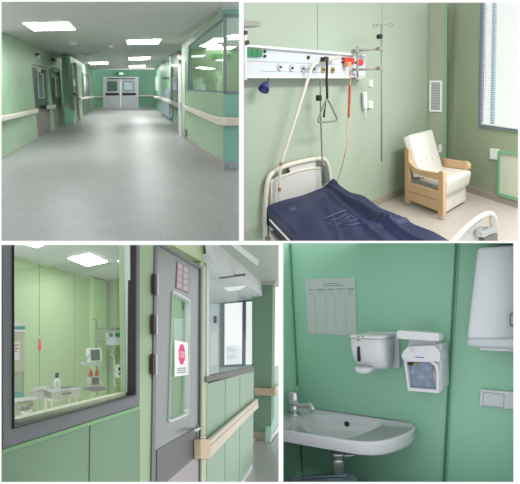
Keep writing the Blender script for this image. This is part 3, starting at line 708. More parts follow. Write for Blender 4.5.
M_bed = mat('cream_bed_frame',(205,202,190),0.4)
dr = Vector((0,0,-0.24))
t.part('deck', Bx(A0+D*0.03+dr+Vector((0,0,-.05)), U, D*2.1, (0,0,0.055)), mat('grey_deck',(110,112,108),0.5))
t.part('side_rail', Bx(A0+D*0.0+dr+Vector((0,0,-.09))-Uh*0.02, Uh*0.05, D*2.1, (0,0,0.07),bev=.006), M_bed)
t.part('side_rail', Bx(B0+D*0.0+dr+Vector((0,0,-.09))-Uh*0.05, Uh*0.05, D*2.1, (0,0,0.07),bev=.006), M_bed)
# head board, standing in a plane just behind the mattress end
HP = Plane(R, WB.o + WB.n*0.05, WB.n)
def h(px,py,o=0.0): return HP.hit(px,py,o)
hb = [(264.6,246),(264.9,232),(265.6,205),(266.8,188),(268.6,178.6),(272.6,173),(280,168.6),(290,164.6),(304,161.2),(317,158.8),(323,159),(326.6,162.5),(328.6,169),(330.2,181),(331,192)]
head = t.part('headboard_tube', T([h(*p) for p in hb],0.024,12,sm=5), M_bone)
pan = [(271.4,240),(271,184),(272.6,180.4),(284,175.6),(296,171.4),(309.6,168.6),(320.6,167.9),(322.4,170),(322.8,200),(322.8,240)]
t.part('headboard_panel', S(HP, pan, -0.02, 0.01), mat('light_grey_board_panel',(196,196,192),0.45), under=head)
t.part('panel_rim', T([h(x,y,0.005) for x,y in [(271.2,205),(271,184),(272.6,180.6),(284,175.8),(296,171.6),(309.6,168.8),(320.6,168.1)]],0.013,8,sm=3), M_bone, under=head)
t.part('upper_panel', S(HP,[(288.6,165.6),(303,162.4),(315.6,160.2),(315.6,168.4),(300,170.8),(290.6,173)],-0.012,0.0), mat('light_grey_board_panel',(196,196,192),0.45), under=head)
t.part('bumper', S(HP,[(324.4,165.6),(326.8,166),(329.2,181),(325,183.4)],0.0,0.05), mat('steel_perforated',(110,116,125),0.4,metal=0.4,speck=(90,0.4,0.3)), under=head)
fc = A0+D*0.02-Uh*0.0
t.part('castor', L(Vector((fc.x,fc.y,-1.6+0.07))-Uh*0.06, Uh, [(0.03,0),(0.075,0.006),(0.078,0.03),(0.03,0.035)],20), mat('castor_grey',(120,120,118),0.5))
t.part('castor_fork', Bx(Vector((fc.x-.05,fc.y-.03,-1.52)),(0.05,0,0),(0,0.06,0),(0,0,0.2)), mat('castor_grey',(120,120,118),0.5))
# foot board: vertical plane parallel to the head board near the front of the picture
fz = Plane(R,(0,0,-0.93),(0,0,1)); fp = fz.hit(489.2,213.4)
FP = R.wall(fp, fp+U)
def g(px,py,o=0.0): return FP.hit(px,py,o)
fb = [(447,247),(454.6,240),(461,233.2),(467.8,226.6),(474,221.2),(480,217),(486,213.9),(490.6,213.6),(493.8,216.4),(495.2,222),(496,230),(496.4,247)]
ft = t.part('footboard_tube', T([g(*p) for p in fb],0.017,12,sm=5), mat('glossy_cream_enamel',(225,226,215),0.25))
t.part('footboard_panel', S(FP,[(452,247),(457,241),(468.6,230.4),(476.6,223.6),(482.6,219.6),(483.4,221),(482,232),(482.4,247)],-0.012,0.006), mat('glossy_grey_panel',(205,207,198),0.3), under=ft)
t.part('grip_post', T([g(490.6,216.6),g(491.2,228)],0.011,8), M_bone, under=ft)
lt = t.part('latch', S(FP,rnd([(482.6,231.6),(487.2,229.2),(493.6,227.2),(496.4,228.6),(497.4,232),(490,234.6),(484.4,238),(482.4,236)],1.0,2),0.01,0.06,bev=0.004), mat('chrome_latch',(185,188,188),0.2,metal=0.8), under=ft)
t.part('latch_base', join(S(FP,[(484.4,238.4),(490,235.4),(497.6,232.8),(497.6,246),(484.6,246)],0.0,0.04), ), mat('dark_steel',(95,92,78),0.35,metal=0.5), under=ft)
t.done()
# lifting pole
t = Thing(R,'lifting_pole','cream bent lifting pole rising from the head of the bed','lifting pole')
t.part('pole', T([h(278.8,205,.06),h(279,200,.06),h(280.3,166,.06),h(295,120,.10),h(311.2,68.5,.13),h(312.6,65.6,.13),h(315.4,63.4,.13),h(326,60.4,.13),h(339.4,56.9,.13)],0.0155,12), M_bone)
for q in ([h(279.3,191,.06),h(279.4,187,.06)],[h(280.4,165.6,.06),h(281.6,162,.064)]): t.part('worn_band', T(q,0.0162,12), mat('rust_marks',(150,120,95),0.6), label='rust brown worn band')
t.done()
t = Thing(R,'trapeze_handle','grey triangular grab handle on a black strap under the lifting pole','grab handle')
oo = .17
t.part('strap', T([h(325.6,57.4,oo),h(326.9,59,oo),h(327,68,oo),h(326.6,80,oo),h(327.2,92,oo),h(327.2,98.8,oo)],0.0125,8), M_black)
for q in (S(HP,rnd(rect(324.6,56.8,328.8,61.2),.8),.15,.20), T([h(327,96,oo),h(325.4,104,oo),h(324.2,113,oo)],0.006,6), T([h(324.6,109.6,oo),h(323.8,117.4,oo)],0.0105,8)): t.part('strap_clasp', q, M_black)
t.part('handle', T([h(*p,oo) for p in [(327,99.8),(329.2,102),(333,110),(336.8,118.2),(336.4,120),(334.6,121.2),(320.2,122.2),(318.6,121.4),(318.4,119),(322,109.6),(325,101.6)]],0.0085,8,sm=3,closed=True), mat('handle_grey',(120,120,115),0.4))
t.done()
t = Thing(R,'bed_drip_pole','thin grey pole with black knob standing at the head of the bed','pole')
t.part('pole', T([h(320.4,80,.07),h(320.8,120,.07),h(322.2,160,.07),h(323.4,186,.07)],0.0085,10), mat('handle_grey',(120,120,115),0.4))
t.part('knob', S(HP,rnd(rect(319,95,322,101),1.4),.05,.09,bev=0.003), M_black)
t.part('hook', T([h(x,y,.07) for x,y in [(315.4,79),(315.6,80.4),(317.4,79.6),(320.4,79.8),(323.4,79.6),(325,80.6),(325.2,79)]],0.003,6,sm=3), mat('thin_steel_wire',(120,118,110),0.4))
t.done()

# armchair ---------------------------------------------------------
A_, B_, C_ = f(406.8,203.6), f(440.2,217.2), f(465.2,203.4); DD = A_ + (C_-B_)
SL = R.wall(A_,B_); SF = R.wall(B_,C_); SR = R.wall(DD,C_)
u = C_-B_; v = A_-B_
t = Thing(R,'armchair','off white padded armchair with beech wood frame in the corner','armchair')
def P3(a,b,z): return B_ + u*a + v*b + Vector((0,0,z))
def side(nm, pix, th=0.04, bev=0.005): t.part(nm, S(SL, pix, 0.06-th, 0.06, bev=bev), M_wood)
side('back_post', rnd([(404.7,149.6),(406.6,147.4),(408.6,149.6),(408.5,203.8),(404.8,202.8)],.5,2))
side('front_post', rnd([(438.2,172.4),(440.6,170.4),(443.0,172.2),(443.0,217.6),(437.8,216.6)],.5,2))
side('armrest', rnd([(407.4,159.5),(411,164.4),(415,168),(420,170),(430,171.8),(439.4,173.2),(439.4,180.4),(430,178.4),(420.6,175.8),(413.6,172.4),(409.4,167),(407.4,163)],.6,2), 0.05)
side('side_board', [(408.2,182.6),(438.4,191.6),(438.4,200.6),(408.2,191.2)], 0.03)
side('side_board', [(408.2,191.6),(438.4,201.0),(438.4,211.6),(408.2,199.8)], 0.026)
t.part('lever', T([SL.hit(408.6,176.4,.01),SL.hit(416,178.6,.01),SL.hit(423.8,177.6,.01)],0.006,6,sm=3), M_black)
# right arm
RA = Plane(R, C_ + u*0.0, SR.n)
t.part('armrest', S(RA, rnd([(441,158.4),(466.4,162.2),(468,165),(467.4,169.6),(443,166.4)],.8,2), -0.02, 0.03, bev=0.005), M_wood)
t.part('front_post', Bx(P3(0.93,0.02,0),u*0.07,v*0.07,(0,0,0.56),bev=0.004), M_wood)
t.part('back_post', Bx(P3(0.93,0.93,0),u*0.07,v*0.07,(0,0,0.60),bev=0.004), M_wood)
# seat box, front panel, cushion
t.part('front_panel', S(SF, [(443.4,194),(465.6,186.4),(465.8,200.2),(443.4,213.6)], -0.03, -0.005), M_leather)
t.part('side_panel', Bx(P3(0.06,0.08,0.2),u*0.88,v*0.86,(0,0,0.16)), M_leather)
zs = -1.145
sq = Plane(R,(0,0,zs),(0,0,1))
bm = new(); prism(bm, [P3(.06,-.09,.455),P3(1.0,-.10,.455),P3(.95,.86,.42),P3(.06,.86,.42)], [P3(.06,-.05,.24),P3(1.0,-.06,.24),P3(.95,.86,.27),P3(.06,.86,.27)]); bevel(bm,0.045,5)
for q in bm.faces: q.smooth = True
t.part('seat_cushion', bm, M_leather)
# back cushion, reclined
p1 = P3(.06,.64,.40); p2 = P3(.96,.64,.40)
tp = R.wall(P3(0,1.0,0),P3(1,1.0,0))
p3 = tp.hit(411.5,134.6)
BP = R.plane3(p1,p2,p3)
bq = rnd([(410.6,134.4),(432.3,128.9),(443.6,168.6),(424,178),(420,172)],1.5,3)
bm = S(BP,[(410.4,134.4),(432.6,128.9),(443.8,169.6),(421.6,176.5)],-0.12,0.0); bevel(bm,0.03,4)
for q in bm.faces: q.smooth = True
bk = t.part('back_cushion', bm, M_leather)
for px,py in ((421.4,160.6),(427.2,159.8),(432.6,158.4),(437.2,157.2)): t.part('button', disc(BP,px,py,0.012,0,0.006,10), mat('button_grey',(180,178,168),0.4), under=bk)
t.done()

lt = bpy.data.lights.new('bedroom_fill_light','AREA'); lt.shape='RECTANGLE'; lt.size=2.0; lt.size_y=0.7; lt.energy=130; lt.color=(1,1,0.96)  # unseen area light added overhead to brighten the bed room walls
lo = bpy.data.objects.new('bedroom_fill_light', lt); COL.objects.link(lo); lo.location = (4.4,1.0,EYE+1.3)

# ================================================================== TREATMENT ROOM CORRIDOR (lower left)
R = BL
flr = Plane(R, (0,0,-1.5), (0,0,1))
def f(px,py): return flr.hit(px,py)
G1 = mat('mint_green_wall_laminate', (106,138,110), 0.45, noise=0.02, nscale=2)
G1b = mat('light_mint_wall_laminate', (150,172,138), 0.45, noise=0.02, nscale=2)
G2 = mat('fresh_green_wall_laminate', (148,180,156), 0.4, noise=0.02, nscale=2)
G3 = mat('pillar_green_laminate', (108,142,118), 0.5)
GW = mat('treatment_room_green', (178,202,158), 0.55, noise=0.02, nscale=1.5)
M_gf = mat('dark_grey_window_frame', (100,105,108), 0.5)
M_gfl = mat('light_grey_frame_lining', (195,205,200), 0.5)
M_ss = mat('stainless_steel', (146,152,150), 0.3, metal=0.8, noise=0.06, nscale=5, stretch=(1,1,14))
M_ssd = mat('dark_steel_edge', (110,118,120), 0.35, metal=0.6)
M_c2 = mat('pale_ceiling_tile', (205,212,210), 0.5)
M_grey = mat('mid_grey_plastic', (120,125,125), 0.5)
M_cab = mat('putty_cabinet', (198,198,172), 0.45)
M_wht = mat('clean_white', (236,238,236), 0.4)
WC = Plane(R, (0,1.2,0), (0,-1,0))
inner = [(14,236),(136.2,236),(135.9,394.9),(14.4,427.9)]
bm = new()
slab(bm, WC, [(-8,236),(14,236),(14.4,427.9),(-8,436)], -0.02, 0)
slab(bm, WC, [(-8,436),(14.4,427.9),(135.9,394.9),(135.9,500),(-8,500)], -0.09, 0)
slab(bm, WC, [(136.2,236),(155.6,236),(151.8,500),(135.9,500)], -0.014, 0)
st(R,'wall_front', bm, G1, 'green wall under and around the large grey framed window','wall')
st(R,'wall_front', S(WC,[(139.6,236),(156,236),(152.2,500),(139.6,500)],0,0.003), G1b, 'lighter green wall strip between the grey window and the steel door','wall')
st(R,'trim_seam', S(WC,[(90,425.6),(90.6,425.4),(89.6,500),(89,500)],0,0.003), mat('dark_seam_green',(70,98,74),0.7), 'dark upright seam in the green wall under the window','trim')
st(R,'trim_ledge', S(WC,[(3,449.5),(139.6,406),(139.6,409.4),(3,453.4)],0,0.006), mat('edge_green',(120,165,118),0.5), 'paler green edge strip right under the grey window frame','trim')
t = Thing(R,'window_1','large dark grey framed window looking into the treatment room','window',kind='structure')
t.part('window_frame', RS(WC,[(2.8,230),(139.6,230),(139.4,404.8),(3.6,448.2)],inner,-0.03,0.015), M_gf)
t.part('gasket', RS(WC,[(13.6,234),(136.8,234),(136.5,395.6),(13.8,428.8)],[(14.3,236),(135.8,236),(135.5,394.2),(14.7,427.0)],-0.03,0.022), M_black)
t.part('pane', S(WC,[(13.8,234),(136.4,234),(136,395),(14,428)],-0.045,-0.04), GL)
t.done()
bx = WC.hit(135.9,394.9); 
st(R,'trim_window_reveal', Bx((bx.x-0.012,1.215,-0.6),(0.05,0,0),(0,0.04,0),(0,0,1.9)), M_gfl, 'grey lining on the right side of the window opening','trim')
st(R,'trim_window_reveal', Bx((bx.x-0.005,1.26,-0.6),(0.05,0,0),(0,0.035,0),(0,0,1.9)), mat('bright_green_reveal',(165,192,160),0.45), 'bright green inner edge of the window opening','trim')
s0,s1 = WC.hit(14.4,427.9), WC.hit(135.9,394.9)
bm = new(); prism(bm,[Vector((1.2,1.245,s0.z+.022)),Vector((s1.x,1.245,s1.z+.022)),Vector((s1.x,1.30,s1.z+.026)),Vector((1.2,1.30,s0.z+.026))],[Vector((1.2,1.245,s0.z-.05)),Vector((s1.x,1.245,s1.z-.05)),Vector((s1.x,1.30,s1.z-.05)),Vector((1.2,1.30,s0.z-.05))])
st(R,'trim_window_sill', bm, mat('pale_sill',(198,206,180),0.5), 'pale inner sill along the bottom of the large window','trim')
# steel door with pane opening --------------------------------------------------
DO = [(155.4,241.0),(202.8,268),(201.0,500),(151.6,500)]
PO2 = rnd([(173.2,290),(190.6,299.4),(189.2,414.6),(169.6,423.2)],3.2,3)
t = Thing(R,'door_1','large stainless steel door with a tall glazed opening and a red stop notice','door',kind='structure')
lf = t.part('door_leaf', RS(WC, rnd([(157.6,243.4),(200.6,268.8),(200,500),(154.6,500)],.1,3), PO2, -0.04, 0.0), M_ss)
t.part('door_frame', RS(WC, [(155.4,240.4),(202.9,267.2),(201.4,502),(151.4,502)], [(157.8,243.6),(200.9,269.4),(200.2,500),(154.6,500)], -0.05, 0.015), M_ssd)
wf = t.part('pane_frame', RS(WC, PO2, [tuple(Vector(p)+(Vector((181,356))-Vector(p)).normalized()*2.0) for p in PO2], -0.04, 0.012), mat('pale_pane_trim',(205,212,210),0.35,metal=0.3), under=lf)
t.part('pane', S(WC, PO2, -0.03, -0.025), GLr, under=lf)
for a,b,c,d in ((154.8,158.4,273.6,295),(153.9,157.6,314.2,334.6),(153.2,157,353.6,374.6)):
    h_ = t.part('hinge', S(WC,[(a,c),(b,c+1),(b,d),(a,d-.8)],0.015,0.035,bev=0.002), mat('brown_hinge',(72,58,55),0.4,metal=0.4))
    t.part('hinge_pin', S(WC,[(b-.8,c),(b+.2,c+1),(b+.2,d),(b-.8,d)],0.035,0.042), M_alu, under=h_)
nq = [(177.4,261.4),(188.9,267.4),(188.4,293),(176.2,288)]
pn = t.part('paper_holder', S(WC,nq,0,0.006), mat('grey_pink_plate',(132,122,126),0.35))
def bil(q,u_,v_):
    a=Vector(q[0])*(1-u_)+Vector(q[1])*u_; b=Vector(q[3])*(1-u_)+Vector(q[2])*u_; c=a*(1-v_)+b*v_; return (c.x,c.y)
for i in range(2):
    for j in range(4):
        t.part('paper_card', S(WC,[bil(nq,.06+.5*i,.04+.24*j),bil(nq,.44+.5*i,.04+.24*j),bil(nq,.44+.5*i,.04+.24*j+.2),bil(nq,.06+.5*i,.04+.24*j+.2)],0.006,0.009), mat('pinkish_card',(188,172,176),0.4), under=pn)
t.part('kick_plate', S(WC,[(157.2,450),(195.4,427.8),(196.2,455),(166,481.2),(157,488)],0,0.006), mat('dark_grey_kick_plate',(98,100,102),0.45))
t.part('lower_panel', S(WC,[(196.6,456),(199.4,454),(199.4,500),(160,500),(166.6,482)],0,0.004), mat('grey_violet_steel',(165,160,165),0.35,metal=0.4))
hp = WC.hit(198.8,428.6,0)
t.part('lock_plate', S(WC,rnd([(197,424.6),(200.6,424),(200.4,443),(197,443.6)],.8,2),0,0.006), M_ssd)
t.part('door_handle', T([WC.hit(199,428.6,0),WC.hit(199,428.6,.05),WC.hit(202.4,427.6,.075),WC.hit(194,430.6,.075)],0.012,10), mat('chrome',(225,225,225),0.12,metal=0.95))
t.part('lock_knob', L(WC.hit(199.4,438,0), (0,-1,0), [(0.016,0),(0.016,0.02),(0.010,0.025),(0.010,0.05)],14), mat('chrome',(225,225,225),0.12,metal=0.95))
t.done()
t = Thing(R,'stop_notice','white paper with a pink red stop octagon taped on the door pane','notice')
nq2 = [(174.8,340.2),(188.0,342.4),(188.4,374.8),(174.8,376.6)]
t.part('paper', S(WC,nq2,0.002,0.004), mat('bright_paper',(245,246,246),0.8))
oc = [(181.9+3.2*math.cos(math.radians(22.5+45*k))*1.06, 354.4+10.8*math.sin(math.radians(22.5+45*k))) for k in range(8)]
og = t.part('octagon', S(WC,oc,0.004,0.006), mat('pink_red_print',(228,70,125),0.6))
t.part('lettering', text_mesh('STOP',R,WC,179.6,357.6,184.4,357.9,6.2,0.0065), mat('bright_paper',(245,246,246),0.8), under=og)
for k in range(3): t.part('text_line', S(WC,[(177.2,368+2.2*k),(186.2,367.6+2.1*k),(186.2,368.4+2.1*k),(177.2,368.9+2.2*k)],0.004,0.005), mat('grey_print',(120,125,130),0.7))
t.done()
# wall past the door, with window over the handrail -----------------------------
bm = new()
slab(bm, WC, [(201,263),(209.4,236),(207.4,380),(206.6,500),(201,500)], -0.10, 0)
slab(bm, WC, [(203,220),(209.6,220),(209.4,262),(202.6,268)], -0.10, 0)
st(R,'wall_front', bm, mat('cream_green_laminate',(190,205,165),0.45), 'cream green wall strip right of the steel door','wall')
st(R,'wall_front', S(WC,[(206,384),(253.9,371),(252.8,468),(244,481),(236,500),(206,500)],-0.10,0), G2, 'fresh green wall under the sloping sill, carrying the tan handrail','wall')
st(R,'wall_front', S(WC,[(160,180),(209.6,230),(209.6,248),(203,262),(155.5,236),(140,225)],-0.10,-0.004), mat('cream_green_laminate',(190,205,165),0.45), 'cream green wall above the steel door','wall')
for xa,xb in ((225.4,224.8),(240,239.4)): st(R,'trim_seam', S(WC,[(xa,378),(xa+.35,378),(xb+.35,500),(xb,500)],0,0.003), mat('faint_green_seam',(125,165,135),0.6), 'faint upright seam in the fresh green wall, '+('left one' if xa<230 else 'right one'),'trim')
st(R,'baseboard_front', S(WC,[(230,498),(243,480),(252.2,464.5),(252.6,468.5),(236,500)],0,0.015), mat('pale_skirting',(225,230,228),0.3), 'bright pale skirting at the foot of the fresh green wall','skirting')
t = Thing(R,'window_2','glazed opening above the tan handrail looking into the sun room','window',kind='structure')
t.part('sill', S(WC,[(206.4,376.6),(254.2,366.6),(254.2,371.4),(206.6,382.4)],-0.10,0.02), mat('dark_sill_metal',(112,112,108),0.5))
t.part('window_frame', S(WC,[(207.0,220),(209.4,220),(209.2,377),(206.8,378)],-0.06,0.01), M_alu)
t.part('pane', S(WC,[(208,220),(257,220),(255,368),(208,378)],-0.04,-0.035), GL)
t.done()
t = Thing(R,'handrail','long tan handrail on the wall right of the steel door','handrail')
rl = [(210.6,439.6),(257.8,398.8),(258.6,407.8),(250,416),(210.2,458.6)]
t.part('rail_body', S(WC,rl,0.02,0.065,bev=0.008), mat('cream_tan_vinyl',(216,208,188),0.4))
t.part('groove', S(WC,[(211,444.6),(257.4,402),(257.6,402.8),(211,446)],0.065,0.067), mat('tan_groove',(185,165,130),0.5))
t.part('end_cap', S(WC,rnd([(200.6,438.6),(210.9,439.4),(210.6,459),(201,458)],2,3),0.01,0.068,bev=0.008), M_railend)
t.part('mounting_strip', S(WC,[(212,444),(250,410),(250,414),(212,453)],0,0.03), M_grey)
t.done()
# far end: pillar, end wall, windows
XP = Plane(R, f(262,440), (-1,0,0))
st(R,'wall_pillar', S(XP,[(252,283.5),(272.8,283.5),(271.0,441.2),(252,438)],-0.4,0), G3, 'dark green pillar at the far end of the corridor','pillar')
st(R,'trim_cornice', S(XP,[(256.6,279.6),(275.4,279.6),(275.2,284.6),(256.6,284.6)],-0.2,0.06), mat('pale_grey_cornice',(175,182,170),0.5), 'pale cornice on top of the dark green pillar','trim')
st(R,'baseboard_pillar', S(XP,[(252,431.6),(271.2,433.2),(271.0,441.4),(252,438.6)],0,0.02), mat('beige_grey_skirting',(165,155,140),0.5), 'beige skirting at the foot of the dark green pillar','skirting')
t = Thing(R,'handrail','brown beige handrail crossing the dark green pillar','handrail')
t.part('rail_body', S(XP,rnd([(254.4,387.4),(274.6,389.4),(274.4,396.2),(254.4,395)],.8,2),0.03,0.14,bev=0.01), mat('brown_beige_vinyl',(178,160,135),0.5))
t.part('end_cap', S(XP,[(273.8,389),(275.6,388.6),(275.6,396),(273.8,396.2)],0.02,0.15), M_railend); t.done()
a_, b_ = f(271.2,441.2), f(278,431)
WD = R.wall(a_, b_)
st(R,'wall_end_side', S(WD,[(272.4,367),(290,364),(290,415),(278.6,430),(271.0,441.6)],-0.1,0), mat('light_aqua_green',(165,205,190),0.45), 'light green wall under the glaring window at the far right','wall')
st(R,'baseboard_side', S(WD,[(271.1,437),(290,410),(290,416),(271,442)],0,0.02), mat('pale_skirting',(225,230,228),0.3), 'pale skirting at the foot of the light green wall, far right','skirting')
one(R,'handrail', S(WD,[(274.6,388.4),(290,377),(290,382),(275,392.6)],0.03,0.1), mat('cream_tan_vinyl',(216,208,188),0.4), 'short pale handrail stub below the glaring window, far right','handrail')
t = Thing(R,'window_3','narrow glaring window strip right of the dark green pillar','window',kind='structure')
t.part('window_frame', join(S(WD,[(272.8,284),(273.8,284),(273.4,367.4),(272.4,367.4)],-0.08,0.02),), M_alu)
t.part('pane', S(WD,[(273,284),(290,284),(290,366),(273,367.4)],-0.06,-0.055), glass('bright_pane',tint=(253,254,255),refl=0.03)); t.done()
bm = new(); box(bm,(3.0,-3,-1.6),(12,0,0),(0,8,0),(0,0,0.1)); st(R,'floor', bm, mat('blue_grey_vinyl',(158,160,160),0.22,noise=0.05,nscale=12), 'shiny blue grey floor at the far end of the corridor','floor')
cz = 1.2; cc = Plane(R,(0,0,cz),(0,0,1))
bm = new(); box(bm,(3.4,-3.0,cz),(5.6,0,0),(0,4.2,0),(0,0,0.1)); st(R,'ceiling', bm, mat('grey_ceiling_panel',(168,178,168),0.5), 'grey ceiling of the corridor above the dark green pillar','ceiling')
bm = new()
q = [(226,236),(240,245.5),(258.9,260.6),(257.2,264.6),(214,230)]
prism(bm,[cc.hit(*p)-Vector((0,0,0.02)) for p in q],[cc.hit(*p)+Vector((0,0,0.04)) for p in q])
st(R,'trim_beam', bm, mat('white_beam',(232,238,236),0.35), 'white slanting cornice strip where the glazed wall meets the ceiling','trim')
# sun room beyond the glazed opening
XE = Plane(R,(8.6,0,0),(-1,0,0))
c3 = Plane(R,(0,0,0.95),(0,0,1))
bm = new(); box(bm,(4.50,1.16,0.95),(4.1,0,0),(0,2.6,0),(0,0,0.08)); box(bm,(4.5,1.10,0.95),(3.9,0,0),(0,0.06,0),(0,0,0.27))
st(R,'ceiling', bm, M_c2, 'pale tiled ceiling of the sun room behind the glazed opening','ceiling')
for q,lab in (([(219,277.2),(245.4,274.2),(245.6,275.4),(219,278.6)],'dark slot'),):
    bm = new(); prism(bm,[c3.hit(*p)-Vector((0,0,.006)) for p in q],[c3.hit(*p)+Vector((0,0,.01)) for p in q]); one(R,'ceiling_slot',bm,mat('dark_slot_grey',(95,100,100),0.5),'dark thin slot across the sun room ceiling','vent')
q=[(224,287.6),(246,285.4),(240,289.6),(228,290.6)]; bm = new(); prism(bm,[c3.hit(*p)-Vector((0,0,.006)) for p in q],[c3.hit(*p)+Vector((0,0,.01)) for p in q])
one(R,'ceiling_light',bm,mat('soft_lamp_white',(240,245,245),0.4,emit=0.25),'pale ceiling lamp in the sun room behind the glazed opening','lamp')
bm = new()
slab(bm, XE, [(205,296),(221.0,303.2),(221.0,372),(221,420),(205,420)], -0.1, 0)
slab(bm, XE, [(221,366.6),(262,363.6),(262,420),(221,420)], -0.1, 0)
st(R,'wall_sun_room', bm, mat('pale_blue_grey_wall',(178,205,205),0.4), 'pale blue grey wall of the sun room behind the glazed opening','wall')
t = Thing(R,'window_4','tall bright outer windows with grey frames in the sun room','window',kind='structure')
M_of = mat('blue_grey_outer_frame',(98,118,130),0.4)
for nm,q in (('window_frame',[(220.6,302.6),(224.4,302.8),(224.2,367.4),(220.4,367.6)]),('mullion',[(242.4,301.6),(246,301.4),(245.4,366),(241.8,366.2)]),('top_rail',[(220.6,301.4),(262,298.2),(262,300.2),(220.6,304.2)]),('bottom_rail',[(223,365),(242.4,364.0),(242.4,366.4),(223,367.2)]),('window_frame',[(256,299),(258,299),(257.6,366),(255.6,366)])):
    t.part(nm, S(XE,q,-0.01,0.015), M_of)
t.part('pane', S(XE,[(224,303),(262,300),(262,366),(224,367)],-0.05,-0.045), glass('bright_pane')); t.done()
t = Thing(R,'balcony_door','pale door with dark handle on the left side of the sun room','door')
t.part('leaf', S(XE,[(209.6,304),(219,304),(218.8,376),(209.4,380)],0,0.03), mat('pale_aqua_leaf',(225,238,242),0.35))
t.part('door_handle', S(XE,rnd([(213.6,316),(215.8,316),(215.8,323),(213.6,323)],.5),0.03,0.09), M_black)
t.part('pane', S(XE,[(211,334),(217.6,332),(217.4,364),(210.8,366)],0.03,0.035), mat('bright_white_pane',(250,252,255),0.2)); t.done()
t = Thing(R,'distant_building','faint pale building seen through the sun room window','building')
bp = Plane(R,(26,0,0),(-1,0,0))
t.part('body', S(bp,[(226,346),(233,345),(234,349),(240,350),(240,372),(226,372)],-2,0), mat('hazy_white_facade',(240,246,250),0.9))
for k in range(6):
    t.part('window', S(bp,[(227+3.4*(k%3),348+7*(k//3)),(229+3.4*(k%3),348+7*(k//3)),(229+3.4*(k%3),352+7*(k//3)),(227+3.4*(k%3),352+7*(k//3))],0,0.05), mat('hazy_blue_window',(212,226,234),0.5))
t.done()
# treatment room behind the big window ------------------------------------------
kz = 0.86; ky = 2.30
WKb = Plane(R,(0,ky,0),(0,-1,0)); kc = Plane(R,(0,0,kz),(0,0,1))
c1, c2 = kc.hit(106,281.8), kc.hit(123,279.0)
WKr = R.wall(Vector((c1.x,c1.y,0)), Vector((c2.x,c2.y,0)))
e1 = Vector((c2.x-c1.x,c2.y-c1.y,0)).normalized()
st(R,'wall_treatment_back', Bx((0.2,ky,-1.5),(c1.x-0.2+0.05,0,0),(0,0.08,0),(0,0,kz+1.5)), GW, 'light green back wall of the treatment room behind the window','wall')
bm = new(); p0 = Vector((c1.x,c1.y,-1.5)); box(bm, p0, e1*1.02, Vector((-e1.y,e1.x,0))*0.08, (0,0,kz+1.5)); st(R,'wall_treatment_right', bm, GW, 'light green right hand wall of the treatment room','wall')
bm = new(); box(bm,(0.2,1.31,kz),(4.5,0,0),(0,1.2,0),(0,0,0.05)); st(R,'ceiling', bm, M_c2, 'white ceiling of the treatment room','ceiling')
bm = new(); box(bm,(0.2,1.31,-1.55),(4.5,0,0),(0,1.2,0),(0,0,0.05)); st(R,'floor', bm, mat('grey_room_floor',(150,155,150),0.4), 'grey floor of the treatment room','floor')
st(R,'wall_treatment_pier', S(WKb,[(93.4,278),(106.5,281.5),(107,420),(95,420)],0,0.05), mat('pale_green_pier',(182,214,158),0.5), 'shallow pale green pier in the right corner of the treatment room','pillar')
for x,lab in ((39.3,'upright seam carrying the pink tag'),(74.2,'upright seam left of the pale green pier')):
    st(R,'trim_seam', S(WKb,[(x,236),(x+.4,236),(x+.9,430),(x+.5,430)],0,0.004), mat('room_seam_green',(150,178,132),0.6), lab,'trim')
st(R,'trim_cornice', S(WKb,[(10,253.4),(94,277.6),(94,279),(10,255.2)],0,0.03), mat('soft_cornice',(205,218,190),0.5), 'pale cornice along the treatment room ceiling','trim')
for q,lab in (([(68.3,257.3),(89.2,252.5),(107.4,260.9),(87,265.1)],'diamond shaped bright ceiling lamp in the middle of the treatment room'),([(118,260),(136.6,255.8),(150,263),(134,268)],'bright ceiling lamp cut by the right edge of the window frame'),([(24,243),(40,238),(46,242),(38,246.2)],'bright ceiling lamp peeking in at the top left of the window')):
    t = Thing(R,'ceiling_light',lab,'lamp','ceiling lamps of the treatment room')
    qq = [kc.hit(*p) for p in q]; c = sum(qq,Vector())/4
    bm = new(); prism(bm,[c+(p-c)*1.05-Vector((0,0,.006)) for p in qq],[c+(p-c)*1.05+Vector((0,0,.02)) for p in qq]); t.part('frame',bm,M_wht)
    bm = new(); prism(bm,[p-Vector((0,0,.012)) for p in qq],[p-Vector((0,0,.005)) for p in qq]); t.part('diffuser',bm,mat('room_lamp_diffuser',(255,255,255),0.5,emit=13.0)); t.done()
def pl(y): return Plane(R,(0,y,0),(0,-1,0))
# left cabinet stack
t = Thing(R,'wall_cabinet','putty coloured cabinet at the left edge of the window with notices on it','cabinet')
q1 = pl(1.85)
t.part('body', S(q1,[(2,331),(24.6,331),(24.4,371.4),(2,373)],-0.3,0), M_cab)
t.part('top', S(q1,[(2,329.6),(25.6,329.6),(25.6,331.6),(2,331.6)],-0.3,0.03), M_wht)
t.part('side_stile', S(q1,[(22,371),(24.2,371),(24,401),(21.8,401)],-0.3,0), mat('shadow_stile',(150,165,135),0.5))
nt_ = t.part('notice', S(q1,[(14,342),(19.8,341.6),(19.6,360),(14,360.6)],0,0.004), M_wht)
for k in range(5): t.part('printed_mark', S(q1,[(15.2+2*(k%2),344.5+3*(k//2)),(16.6+2*(k%2),344.5+3*(k//2)),(16.6+2*(k%2),346+3*(k//2)),(15.2+2*(k%2),346+3*(k//2))],0.004,0.006), mat('red_print',(200,90,90),0.6), under=nt_)
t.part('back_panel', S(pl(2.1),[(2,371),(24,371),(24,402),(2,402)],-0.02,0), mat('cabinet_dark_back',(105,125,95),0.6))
t.done()
t = Thing(R,'folded_kit','teal and white packet lying on top of the putty cabinet','packet')
t.part('lower_layer', S(q1,rnd([(6,326.4),(25.2,326),(25.2,329.5),(6,329.5)],.8,2),-0.2,0.0), mat('teal_fabric',(50,150,130),0.6))
